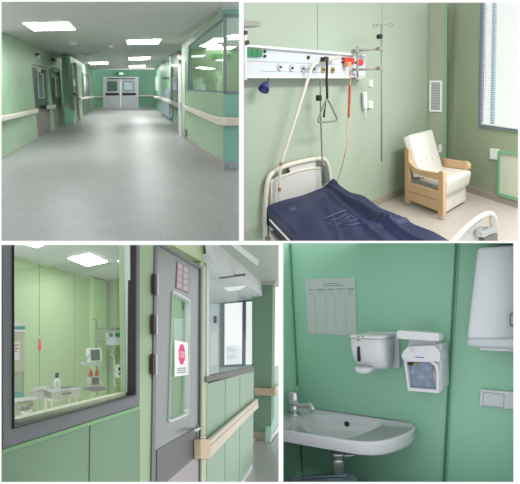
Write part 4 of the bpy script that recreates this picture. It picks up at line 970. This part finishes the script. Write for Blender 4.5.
t.part('upper_layer', S(q1,rnd([(6,322.6),(22.4,322.8),(24.6,326.2),(6,326.4)],.8,2),-0.2,-0.02), M_wht); t.done()
one(R,'document_folder',S(pl(1.95),[(14.2,377),(18.6,376),(19.0,394),(14.6,395)],-0.06,0),mat('white_red_folder',(215,205,200),0.6),'pale folder standing on the open shelf of the putty cabinet','folder')
one(R,'red_box',S(pl(1.94),[(14.4,378),(16.4,377.8),(16.5,383),(14.5,383.4)],-0.02,0),M_red,'tiny red box in front of the pale folder','box')
one(R,'teal_tray',S(pl(1.8),rnd([(12,392.4),(24.2,391.4),(24.2,397.2),(12,398.2)],.8,2),-0.15,0),mat('teal_tray',(95,175,160),0.5),'teal tray on the white counter beside the open shelf','tray')
t = Thing(R,'base_cabinet','low putty drawer cabinet with white worktop at the left of the treatment room','cabinet')
q2 = pl(1.7)
t.part('body', S(q2,[(4,402.4),(36.4,398.6),(36.8,440),(4,440)],-0.1,0), M_cab)
top = [(4,399.6),(36.6,396.4),(37,399.4),(4,403.6)]
t.part('worktop', S(q2,top,-0.12,0.02), M_wht)
d1 = t.part('drawer', S(q2,[(20,404.2),(32.6,402.4),(32.8,408),(20.2,409.6)],0,0.012), mat('putty_light',(208,207,182),0.45))
t.part('drawer_handle', T([q2.hit(22,406.8,.02),q2.hit(23,408.2,.03),q2.hit(28,407.4,.03),q2.hit(29,405.8,.02)],0.006,6,sm=2), M_grey, under=d1)
d2 = t.part('drawer', S(q2,[(20.2,410.4),(32.8,408.8),(33,420),(20.4,422)],0,0.012), mat('putty_light',(208,207,182),0.45))
t.part('drawer_handle', T([q2.hit(21.6,411.6,.02),q2.hit(23,413.4,.035),q2.hit(29,412.2,.035),q2.hit(30.6,409.8,.02)],0.006,6,sm=2), M_wht, under=d2)
t.part('lock', disc(q2,31.8,404.6,.012,0.012,0.02,10), mat('brass_lock',(190,170,90),0.4,metal=0.5)); t.done()
t = Thing(R,'pink_tag','bright pink tag hanging on the treatment room wall','tag')
t.part('tag', S(WKb,rnd([(39.2,338.8),(40.8,339),(41.0,344),(41.4,350),(39.8,351.2),(38.8,350),(39.4,344)],.5,2),0.004,0.008), mat('hot_pink',(250,70,120),0.6)); t.part('string', S(WKb,[(39.6,335),(39.9,335),(40.1,339),(39.8,339)],0.004,0.01), M_wht); t.done()
# instrument cart
t = Thing(R,'instrument_cart','white metal instrument cart with drawer standing in the treatment room','cart')
q3 = pl(1.9)
tp_ = [(44,391.4),(55,388),(80.8,387.4),(80.8,389.4),(55.6,391.6),(44,393)]
t.part('tray', S(q3,[(46,389.8),(80.9,387.2),(80.9,389.4),(52,392.4)],-0.08,0.0,bev=.002), M_wht)
dw = t.part('drawer', S(q3,[(52.0,391.8),(80.4,388.8),(80.4,396.6),(66,399),(62,400.8),(52.2,400.4)],-0.06,-0.004), mat('cream_metal',(222,220,202),0.4))
t.part('drawer_handle', S(q3,[(64,393.4),(71.8,392.4),(71.8,393.4),(64,394.6)],0,0.015), M_grey, under=dw)
t.part('side_bin', S(q3,[(43.2,390.8),(51.6,391.4),(51.8,398.4),(44.2,396.8)],-0.1,-0.01), mat('grey_wire_bin',(165,172,160),0.5))
for x,y in ((46.6,397),(52.4,400),(76.8,396.8),(70.4,398)): t.part('leg', S(q3,[(x-.45,y),(x+.45,y),(x+.5,430),(x-.4,430)],-0.018,-0.01), mat('cream_metal',(222,220,202),0.4))
t.done()
t = Thing(R,'spray_bottle','white bottle with black cap standing on the instrument cart','bottle')
bo = pl(1.93).hit(56.8,389.6); hgt = pl(1.93).hit(56.8,377.8).z-bo.z; rr = 0.024
t.part('body', L(bo,(0,0,1),[(rr*.95,0),(rr,0.01),(rr,hgt*.72),(rr*.8,hgt*.86),(rr*.45,hgt*.95),(rr*.45,hgt)],18), M_wht)
t.part('cap', L(bo+Vector((0,0,hgt)),(0,0,1),[(rr*.5,0),(rr*.5,0.03),(rr*.35,0.035)],14), M_black)
t.part('marking', S(pl(1.905),[(56.8,381),(58,381),(58,387),(56.8,387)],0,0.002), M_hw); t.done()
for k,(x,y) in enumerate(((62,388.2),(66.4,387.8),(71,387.4))):
    one(R,'instrument_dish',S(pl(1.92),rnd([(x-2,y-1.0),(x+1.8,y-1.2),(x+1.8,y+.5),(x-2,y+.7)],.4,2),-0.05,0),M_grey,('left','middle','right')[k]+' one of three small grey dishes on the instrument cart','dish',group='dishes on the instrument cart')
one(R,'clear_box',S(pl(1.95),rnd([(45.8,386.4),(53.4,385.6),(53.4,390.4),(45.8,391)],.5,2),-0.1,0),mat('clear_plastic_white',(215,225,215),0.3),'pale plastic box left of the bottle on the cart','box')
# equipment rail on the right wall
q4 = WKr
KP = R.wall(Plane(R,(0,2.2,0),(0,-1,0)).hit(95,350), WKr.hit(122.5,350,0.04))
def k_(px,py,o=0.0): return KP.hit(px,py,o)
t = Thing(R,'supply_panel','small grey wall supply panel with two green sockets','supply panel')
t.part('housing', S(KP,[(109.2,331.6),(121.8,331.8),(121.8,345),(109.2,344.6)],0,0.05), M_hw)
for a,b in ((109.8,113.0),(115.6,120.8)): t.part('socket', S(KP,rnd([(a,332.8),(b,332.9),(b,336.6),(a,336.4)],.3,2),0.05,0.06), M_gs)
t.done()
t = Thing(R,'equipment_stand','thin steel double pole stand with cross rails in the treatment room corner','stand')
tp1 = mat('thin_pole_steel',(125,138,125),0.45)
t.part('pole', T([k_(96.6,319.4),k_(96.8,362),k_(97,395)],0.007,8), tp1); t.part('pole', T([k_(121.4,326.4),k_(121.4,397)],0.006,8), tp1)
t.part('cross_rail', T([k_(96.6,328.2),k_(121.4,328.8)],0.006,8), tp1); t.part('cross_rail', T([k_(96.6,341.8),k_(112.4,341.2)],0.006,8), tp1)
t.part('hook', T([k_(92.8,320.4),k_(93.4,319.2),k_(96.6,320)],0.004,6), tp1)
t.part('bracket', join(T([k_(113.4,327),k_(113.6,345)],0.009,8)), tp1); t.done()
one(R,'hanging_tube',T([k_(112.4,341.2),k_(114.4,345),k_(112,353),k_(111,355),k_(113.6,357),k_(114.2,378),k_(114.6,385),k_(118,385.4),k_(121,385.2)],0.005,6,sm=4),mat('pale_tube',(205,215,200),0.4),'pale hose hanging from the supply panel down to the right pole','hose')
t = Thing(R,'infusion_pump','small white device with dark screen clamped on the right pole','pump')
t.part('body', S(KP,rnd([(117.4,364.6),(121.8,364.2),(121.9,377.4),(117.5,377.8)],.8,2),0.01,0.04), M_wht); t.part('screen', S(KP,[(118.5,367.4),(120.9,367.2),(120.9,370.4),(118.5,370.6)],0.04,0.043), M_black); t.part('keypad', S(KP,[(118.6,372.6),(120.9,372.5),(120.9,375),(118.6,375.2)],0.04,0.043), M_grey); t.done()
def monitor(q, sc, lab, body, yy):
    P = pl(yy); t = Thing(R,'patient_monitor',lab,'monitor'); t.part('body', S(P,rnd(q,1.6,3),-0.03,0,bev=.003), body); t.part('screen', S(P,rnd(sc,.5,2),0,0.004), mat('dark_green_screen',(62,78,66),0.2)); return t
t = monitor([(89,348.4),(101.8,347.4),(102.4,362),(89.6,362.8)],[(91,350),(99.8,349.6),(100.2,360),(91.4,360.4)],'upper white patient monitor on the equipment stand',M_wht,2.0); t.done()
t = Thing(R,'monitor_shelf','grey shelf under the upper patient monitor','shelf')
t.part('board', S(pl(1.98),[(84.6,361.6),(88,363.6),(103.4,363.2),(103.2,365),(88,365.6),(84.4,363.4)],-0.03,0), M_hw); t.part('cable', T([pl(1.96).hit(86,361),pl(1.96).hit(87.4,357),pl(1.96).hit(89,356)],0.006,6,sm=3), mat('light_blue_cable',(120,175,190),0.5)); t.done()
t = monitor([(89.6,377),(99.6,375.6),(100.4,379.6),(103.6,381.4),(103.4,386.8),(91,388.6)],[(92.2,378),(98.8,377.2),(99.2,384),(92.6,384.6)],'lower cream monitor under two red bottles',mat('cream_plastic',(222,214,200),0.45),2.02)
t.part('bracket', S(pl(2.0),[(87.6,387),(104,386.6),(106.6,389.6),(97,391.4),(90,390)],-0.04,0), M_grey); t.done()
for x,lab in ((90.8,'left'),(96.8,'right')):
    p = pl(2.05).hit(x,376.4); one(R,'red_bottle',L(p,(0,0,1),[(0.017,0),(0.017,0.035),(0.007,0.055),(0.007,0.065)],12),mat('orange_red_cap',(215,70,50),0.4),lab+' one of two small red bottles above the lower monitor','bottle',group='red bottles above the lower monitor')
t = Thing(R,'white_cupboard','white wall cupboard seen through the pane of the steel door','cupboard')
P = WKr
t.part('body', S(WKr,[(174,318),(188,320),(188,344),(174,346)],0.01,0.06), M_wht); t.part('door', S(WKr,[(182.4,320.4),(187.4,321),(187.4,342),(182.4,343)],0.06,0.065), M_c2); t.done()
one(R,'wall_hook',S(WKr,[(181.4,300.6),(182.8,301),(182.6,310),(181.2,310)],0.01,0.03),mat('olive_hook',(130,140,90),0.5),'small olive holder on the wall above the white cupboard','holder')

# ================================================================== WASH BASIN CORNER (lower right)
R = BR
Dw = 1.6
WG = Plane(R,(0,Dw,0),(0,-1,0))
GB = mat('sea_green_gloss_laminate', (146,200,174), 0.4, noise=0.02, nscale=2)
GBl = mat('light_sea_green_laminate', (160,210,180), 0.45)
M_plas = mat('white_abs_plastic', (214,218,222), 0.3)
M_plas2 = mat('grey_white_plastic', (202,208,212), 0.35)
M_cer = mat('glazed_ceramic', (206,210,214), 0.12, coat=0.4)
M_chr = mat('polished_chrome', (205,208,210), 0.1, metal=1.0)
M_js = mat('joint_strip_green', (62,122,92), 0.5)
ct, cb_ = WG.hit(289.6,243), WG.hit(302.2,482)
slope = (cb_.x-ct.x)
bm = new(); slab(bm, WG, [(289.2,236),(520,236),(520,490),(302.6,490)], -0.1, 0)
st(R,'wall_back', bm, GB, 'sea green panel wall behind the wash basin','wall')
bm = new(); a,b = WG.hit(289.2,236), WG.hit(302.6,490); dv = Vector((0,-0.5,0))
prism(bm,[a,b,b+dv,a+dv],[a-Vector((.08,0,0)),b-Vector((.08,0,0)),b+dv-Vector((.08,0,0)),a+dv-Vector((.08,0,0))])
st(R,'wall_left', bm, GBl, 'lighter green side wall at the left edge behind the tap','wall')
st(R,'trim_corner', S(WG,[(289.3,236),(290.4,236),(303.4,490),(302.6,490)],0,0.004), mat('corner_shadow_green',(90,150,118),0.5), 'narrow darker green strip painted as corner shade behind the tap','trim')  # dark green strip stands in for the shade along the corner
st(R,'trim_joint', S(WG,[(455.4,236),(458.4,236),(445.2,490),(442.0,490)],0,0.004), M_js, 'dark green joint strip running down between the two dispensers and the hand dryer','trim')
st(R,'trim_joint', S(WG,[(458.4,236),(459.4,236),(446.2,490),(445.0,490)],0,0.006), mat('joint_edge_green',(120,180,150),0.4), 'light edge of the green joint strip','trim')
# paper list
t = Thing(R,'paper_list','white printed list taped on the green wall above the tap','poster')
pq = [(305.0,279.4),(355.2,277.2),(356.6,335.8),(308.0,333.4)]
t.part('sheet', S(WG,pq,0.001,0.003), mat('translucent_paper',(186,200,196),0.7))
M_ink = mat('grey_ink',(105,120,118),0.8); M_ink2 = mat('faint_ink',(158,174,170),0.8)
def pt(u_,v_): return bil(pq,u_,v_)
def bar(u0,u1,v0,v1,m): 
    return S(WG,[pt(u0,v0),pt(u1,v0),pt(u1,v1),pt(u0,v1)],0.003,0.0036)
def words(u0,u1,v,hh,n):
    out = []; x = u0; 
    while x < u1-0.004:
        w_ = min(u1-x, random.uniform(.012,.035)); out.append(bar(x,x+w_,v-hh*random.uniform(.4,.6),v+hh*random.uniform(.4,.6),None)); x += w_+.009
    return join(*out)
t.part('printed_text', words(.37,.69,.092,.013,0), M_ink); t.part('printed_text', words(.35,.79,.130,.013,0), M_ink)
for a,b in ((.07,.14),(.21,.38),(.44,.56),(.61,.78),(.83,.97)):
    t.part('heading', words(a,b,.195,.017,0), M_ink); 
    if a > .1: t.part('heading', words(a+.03,b-.03,.232,.013,0), M_ink2)
for u0 in (.045,.185,.41,.585,.80):
    t.part('handwriting', join(*[bar(u0+.05+random.uniform(-.02,.02),u0+.05+random.uniform(.03,.08),.255+.022*k,.262+.022*k,None) for k in range(4)]), M_ink2)
for u0 in (.17,.395,.58,.79): t.part('column_line', bar(u0,u0+.004,.17,.97,None), M_ink2)
t.done()
# soap dispenser: plan outline swept down with slightly changing size
def loftpix(rows, close=True):                      # rows: list of lists of 3-D points, equal length
    bm = new(); rr = [[bm.verts.new(p) for p in row] for row in rows]; n = len(rr[0])
    for A,B in zip(rr,rr[1:]):
        for k in range(n): q = bm.faces.new((A[k],A[(k+1)%n],B[(k+1)%n],B[k])); q.smooth = True
    bm.faces.new(rr[0][::-1]); bm.faces.new(rr[-1]); return bm
def plan(x0,x1,d,r,z,k=5,back=Dw):                  # rounded-front plan outline standing off the wall
    P = [Vector((x0,back,z))]; rl = r*0.3
    for i in range(k+1):
        a = i/k*math.pi/2; P.append(Vector((x0+rl-rl*math.cos(a), back-d+rl-rl*math.sin(a), z)))
    for i in range(k+1):
        a = i/k*math.pi/2; P.append(Vector((x1-r+r*math.sin(a), back-d+r-r*math.cos(a), z)))
    P.append(Vector((x1,back,z))); return P
od = 0.14
p0 = WG.hit(349.8,337.4,od); p1 = WG.hit(385,341,od); pb = WG.hit(366,366,od)
x0, x1, zt_, zb_ = p0.x, WG.hit(374,340,od).x+0.03, (p0.z+WG.hit(371,339.8,od).z)/2, pb.z-.010
t = Thing(R,'soap_dispenser','white wall soap dispenser with black slot, left of the towel unit','soap dispenser')
H_ = zt_-zb_
rows = [plan(x0+.004,x1-.004,od-.004,.026,zt_+.001),plan(x0,x1,od,.03,zt_-.004),plan(x0+.001,x1,od,.03,zt_-H_*.35),plan(x0+.004,x1-.002,od-.006,.03,zt_-H_*.65),plan(x0+.010,x1-.006,od-.02,.03,zt_-H_*.88),plan(x0+.014,x1-.010,od-.035,.03,zb_-.002)]
bd = t.part('body', loftpix(rows), M_plas)
t.part('lid', loftpix([plan(x0-.002,x1+.003,od+.003,.032,zt_+.002),plan(x0-.002,x1+.003,od+.003,.032,zt_+.008),plan(x0+.004,x1-.003,od-.004,.03,zt_+.012)]), mat('bright_plastic',(228,230,230),0.25))
t.part('back_plate', Bx((x0+.012,Dw-.02,zb_-.005),(x1-x0-.0,0,0),(0,.02,0),(0,0,H_+.022),bev=.003), M_plas2)
t.part('level_slot', S(WG,rnd([(357.2,346.4),(359.6,346.6),(359.6,361.6),(357.3,361.4)],.4,2),od-.006,od+.0035), M_black)
t.part('nozzle', loftpix([plan(x0+.020,x0+.072,od-.03,.02,zb_+.006,back=Dw-.05),plan(x0+.022,x0+.070,od-.032,.02,zb_-.006,back=Dw-.05),plan(x0+.030,x0+.062,od-.045,.016,zb_-.014,back=Dw-.06)]), M_plas)
t.part('screw', disc(WG,384.6,365.6,.0035,.05,.06,10), M_black)
t.part('status_mark', S(WG,[(357.6,339.6),(358.8,339.7),(358.8,341),(357.6,340.9)],od,od+.002), M_black)
tpz = Plane(R,(0,0,zt_+.012),(0,0,1))
for a in (357,361.5): 
    bm = new(); q=[(a,335.9),(a+2.6,336.1),(a+2.6,336.9),(a,336.7)]; prism(bm,[tpz.hit(*p)+Vector((0,0,.001)) for p in q],[tpz.hit(*p)-Vector((0,0,.001)) for p in q]); t.part('gold_mark',bm,mat('gold_print',(165,140,95),0.5),under=bd)
t.done()
# elbow dispenser
t = Thing(R,'elbow_dispenser','white elbow lever disinfectant dispenser holding a blue grey bottle','dispenser')
def F(o): return lambda q,bev=0,a=0: S(WG,q,a,o,bev=bev)
t.part('lever', S(WG,rnd([(397,331.2),(399,330.4),(439,333.4),(438.8,341.2),(400,338.8),(397.2,338.4)],1.0,2),.09,.15,bev=.004), M_plas)
t.part('neck', S(WG,[(409,338.6),(434,340),(438,347),(407.6,347)],.02,.10,bev=.004), M_plas2)
t.part('hood', S(WG,rnd([(407.6,346.5),(434,345),(440,352),(440,362),(430,361.6),(405.6,360.8),(401.2,358),(401.6,353.6)],1.8,3),.03,.125,bev=.006), M_plas)
hood_o = [(405.0,360.4),(430.6,361.2),(440.6,361.6),(440.4,393.2),(408.4,390.8)]
sidepanel = S(WG,rnd([(428,345),(441.6,343.6),(441.8,389.4),(438.6,393.6),(434.8,389)],1.2,2),0,.10,bev=.005)
t.part('side_shell', sidepanel, M_plas2)
op_o = [(403.8,359.6),(431,360.2),(437.4,364.6),(439.2,373),(438.8,393.2),(408.0,390.6)]
op_i = [(406.2,361.8),(429.6,362.2),(434.6,366),(436.4,373),(436.2,390.0),(409.8,387.8)]
t.part('front_rim', RS(WG,op_o,op_i,.04,.118), M_plas)
t.part('bottle', S(WG,op_i,.05,.10), mat('blue_grey_liquid',(118,138,160),0.15,noise=0.35,nscale=45,bump=0.6,coat=0.5))
t.part('bottle_cap', S(WG,rnd([(408,362),(413,362.2),(413,365.4),(408.4,365.2)],.5,2),.10,.106), M_black)
t.part('green_label', S(WG,[(413.6,363),(418,363.2),(418,365),(413.6,364.8)],.10,.105), mat('olive_label',(150,155,90),0.5))
for y in (348.4,350.6): t.part('printed_line', S(WG,[(410.4,y),(414.6,y+.2),(414.6,y+.6),(410.4,y+.4)],.125,.1255), mat('grey_ink',(105,120,118),0.8))
t.part('blue_label', S(WG,[(415,356.6),(424,357.2),(424,358.2),(415,357.6)],.125,.1255), mat('blue_print',(90,120,190),0.6))
t.done()
# hand dryer
t = Thing(R,'hand_dryer','large pale grey hand dryer cut by the right edge, above the switches','hand dryer')
dq = [(476.6,248.6),(479,247),(530,243.2),(530,338.4),(467.0,339.6),(465.8,330)]
bm = S(WG,[(477.0,247.6),(535,243.4),(535,338.2),(466.2,339.2)],0,.13,bev=.012,seg=4)
for q in bm.faces: q.smooth = True
t.part('cover', bm, mat('pale_grey_cover',(204,212,216),0.35))
bm = S(WG,[(466.2,338.4),(535,337.6),(535,349.6),(466.6,346.4)],0,.128,bev=.010,seg=3)
t.part('lower_rim', bm, mat('pale_grey_rim',(190,200,204),0.35))
t.part('outlet', S(WG,[(478,346.6),(535,348.6),(535,352.8),(480,350.2)],.02,.09,bev=.004), M_plas)
t.part('emblem', RS(WG,rnd([(510.2,313),(520,313),(520,327),(510,326.4)],1.2,2),rnd([(511,314),(519.2,314),(519.2,326),(510.9,325.4)],1.0,2),.13,.133), mat('emblem_dark',(95,92,95),0.4,metal=0.5))
t.done()
# switches
t = Thing(R,'double_switch','white double light switch plate low on the right under the hand dryer','switch')
sq_ = [(480.2,389.2),(530,393.6),(530,411.6),(479.2,406)]
t.part('plate', S(WG,sq_,0,.012,bev=.003), mat('switch_white',(210,216,220),0.35))
t.part('rocker', S(WG,rnd([(483.6,392.6),(503.8,394.8),(503.4,407.4),(482.8,405)],.5,2),.012,.017,bev=.001), mat('switch_rocker',(200,207,212),0.3))
t.part('rocker', S(WG,rnd([(509.4,395.6),(530,398),(530,410.6),(508.8,408)],.5,2),.012,.017,bev=.001), mat('switch_rocker',(200,207,212),0.3))
t.part('rocker_gap', RS(WG,[(483.1,392.1),(504.3,394.3),(503.9,407.9),(482.3,405.5)],[(483.6,392.6),(503.8,394.8),(503.4,407.4),(482.8,405)],.012,.0128), mat('gap_grey',(140,150,155),0.6))
t.done()
# wash basin ---------------------------------------------------------
zr = -0.4105
def on(z): return Plane(R,(0,0,z),(0,0,1))
ZR = on(zr)
rim = [(255,402),(283,404.6),(313,409.0),(340,412.4),(380,417.6),(408,422.4),(414.6,424.8),(416.0,428.4),(411,432.6),(402,436.6),(392,440.2),(382,442.6),(371.5,443.6),(357,443.2),(345,441.6),(330,439.2),(306,435.4),(283,431.6),(255,427)]
R3 = [ZR.hit(*p) for p in rim]; wy = Dw-0.003
for p in R3[:6]: p.y = min(p.y, wy)
for i in range(6): R3[i] = Vector((R3[i].x, wy, zr))
ctr = Vector((sum(p.x for p in R3)/len(R3), Dw-0.08, zr))
def scl(P, c, sx, sy, dz): return [Vector((c.x+(p.x-c.x)*sx, (wy if abs(p.y-wy)<1e-4 else c.y+(p.y-c.y)*sy), p.z+dz)) for p in P]
low = scl(R3,ctr,0.985,0.97,-0.008); low2 = scl(R3,ctr,0.985,0.965,-0.032); low3 = scl(R3,ctr,0.93,0.80,-0.046); low4 = scl(R3,ctr,0.55,0.45,-0.075); low5 = scl(R3,ctr,0.2,0.15,-0.082)
bas = [(300,419.6),(309,413.6),(330,413.4),(352,416.2),(372,419.6),(382,421.6),(384.4,423),(380,426.4),(370,431),(356,436.4),(349,438.4),(340,438.6),(326,436.6),(310,432.4),(298,427)]
Bs = [ZR.hit(*p) for p in bas]
bc = sum(Bs,Vector())/len(Bs)
def sc2(s_,dz,sh=0): return [Vector((bc.x+(p.x-bc.x)*s_+sh, bc.y+(p.y-bc.y)*s_, zr+dz)) for p in Bs]
bm = new()
def addring(P): return [bm.verts.new(p) for p in P]
rings = [addring(scl(R3,ctr,0.965,0.93,0.0)), addring(scl(R3,ctr,0.975,0.96,0.004)), addring(scl(R3,ctr,1,1,0.0)), addring(low), addring(low2), addring(low3), addring(low4), addring(low5)]
for A,B in zip(rings,rings[1:]):
    for k in range(len(A)):
        q = bm.faces.new((A[k],A[(k+1)%len(A)],B[(k+1)%len(A)],B[k])); q.smooth = True
bm.faces.new(rings[-1])
br_ = [addring(sc2(1.0,0.0)), addring(sc2(0.96,-0.006)), addring(sc2(0.88,-0.022,-.004)), addring(sc2(0.76,-0.042,-.010)), addring(sc2(0.5,-0.055,-.02)), addring(sc2(0.1,-0.058,-.02))]
for A,B in zip(br_,br_[1:]):
    for k in range(len(A)):
        q = bm.faces.new((A[k],B[k],B[(k+1)%len(A)],A[(k+1)%len(A)])); q.smooth = True
bm.faces.new(br_[-1])
eo = [e for e in bm.edges if e.is_boundary]
bmesh.ops.bridge_loops(bm, edges=eo)
t = Thing(R,'wash_basin','white ceramic wash basin mounted on the green wall under the paper list','wash basin')
t.part('bowl', bm, M_cer)
# low wall ledge along the back of the rim
oh = WG.hit(347.3,422.6,0.06)
t.part('overflow', L(ZR.hit(347.2,419.8)+Vector((0,-.004,-.013)), Vector((0,-1,.45)), [(0.0085,-.004),(0.0085,.004)],16), M_black)
t.part('drain', L(bc+Vector((-.012,0,-.0565)), (0,0,1), [(0.020,-.004),(0.020,.001),(0.012,.0015)],18), M_chr)
t.done()
# trap
t = Thing(R,'bottle_trap','chrome bottle trap hanging under the wash basin','trap')
q5 = Plane(R,(0,Dw-.13,0),(0,-1,0)); tc_ = q5.hit(338,455); tb = q5.hit(338,472.4)
hh = tc_.z-tb.z
t.part('nut', L(Vector((tc_.x,tc_.y,tc_.z+.012)),(0,0,-1),[(0.020,0),(0.024,.004),(0.024,.014),(0.018,.018),(0.012,.020)],20), M_chr)
t.part('cup', L(Vector((tc_.x,tc_.y,tc_.z-.006)),(0,0,-1),[(0.014,0),(0.019,.004),(0.021,.012),(0.021,hh*.55),(0.019,hh*.6),(0.019,hh*.85),(0.013,hh*.98),(0.004,hh)],22), M_chr)
t.part('outlet_pipe', T([Vector((tc_.x,tc_.y,tc_.z-.004)),Vector((tc_.x+.04,tc_.y+.02,tc_.z-.000)),Vector((tc_.x+.05,Dw,tc_.z+.002))],0.006,8), M_chr)
t.done()
# tap
t = Thing(R,'tap','chrome pillar tap with short spout on the left of the wash basin','tap')
fo = ZR.hit(294.2,414.6); fo.z = zr
def up(px,py):                                       # on the upright plane through the tap foot
    return Plane(R,fo,(0,-1,0)).hit(px,py)
zc0 = up(294.6,404).z; zc1 = up(294.6,391.6).z
t.part('flange', L(fo,(0,0,1),[(0.027,0),(0.0275,.004),(0.019,.008)],22), M_chr)
t.part('body', L(fo+Vector((0,0,.004)),(0,0,1),[(0.019,0),(0.0155,.016),(0.0165,zc0-zr-.004)],20), M_chr)
t.part('handle', L(Vector((fo.x,fo.y,zc0)),(0,0,1),[(0.0195,0),(0.0205,.003),(0.0205,(zc1-zc0)*.9),(0.017,zc1-zc0)],22), M_chr)
s_ = [up(297,404.6),up(304,405.2),up(309.6,405.0),up(312.4,406.4),up(313.6,411.2)]
t.part('spout', T(s_,0.0095,12,sm=3,radii=None), M_chr)
t.part('aerator', T([up(311.0,404.8),up(313.8,412.0)],0.0125,14), M_chr)
t.part('lever', T([up(297.4,393),up(297.6,386)],0.002,6), M_chr)
t.done()
# bin lid at the bottom
q6 = Plane(R,(0,Dw-.14,0),(0,-1,0))
t = Thing(R,'waste_bin','pale blue bag covered waste bin top peeking in under the basin','bin')
t.part('bag_top', S(q6,rnd([(284,486),(289,482.4),(297,480.4),(320,478.8),(338,478.0),(345,480),(350,484),(350,500),(284,500)],2,3),-0.06,0.0,bev=.006), mat('pale_blue_bag',(158,182,198),0.35,noise=0.15,nscale=30))
t.part('bag_fold', T([q6.hit(290,480.6,.004),q6.hit(310,477.2,.004),q6.hit(346,475.6,.004)],0.003,6,sm=3), mat('bag_fold_blue',(165,190,205),0.4)); t.done()

# ================================================================== sky, camera, colour management
w = bpy.data.worlds.new('World'); scn.world = w; w.use_nodes = True
bg = w.node_tree.nodes['Background']; bg.inputs[0].default_value = (1,1,1,1); bg.inputs[1].default_value = 1.05
cam = bpy.data.cameras.new('Camera'); co = bpy.data.objects.new('Camera', cam); COL.objects.link(co); scn.camera = co
cam.sensor_fit = 'HORIZONTAL'; cam.sensor_width = 36; cam.lens = 36*FPX/520; cam.clip_start = 0.05; cam.clip_end = 200
A = CAMW @ Matrix(((1,0,0),(0,0,-1),(0,1,0)))
co.matrix_world = Matrix.Translation((0,0,EYE)) @ A.to_4x4()
scn.view_settings.view_transform = 'Standard'; scn.view_settings.look = 'None'
scn.view_settings.exposure = 0.0; scn.view_settings.gamma = 1.0; scn.view_settings.use_curve_mapping = False
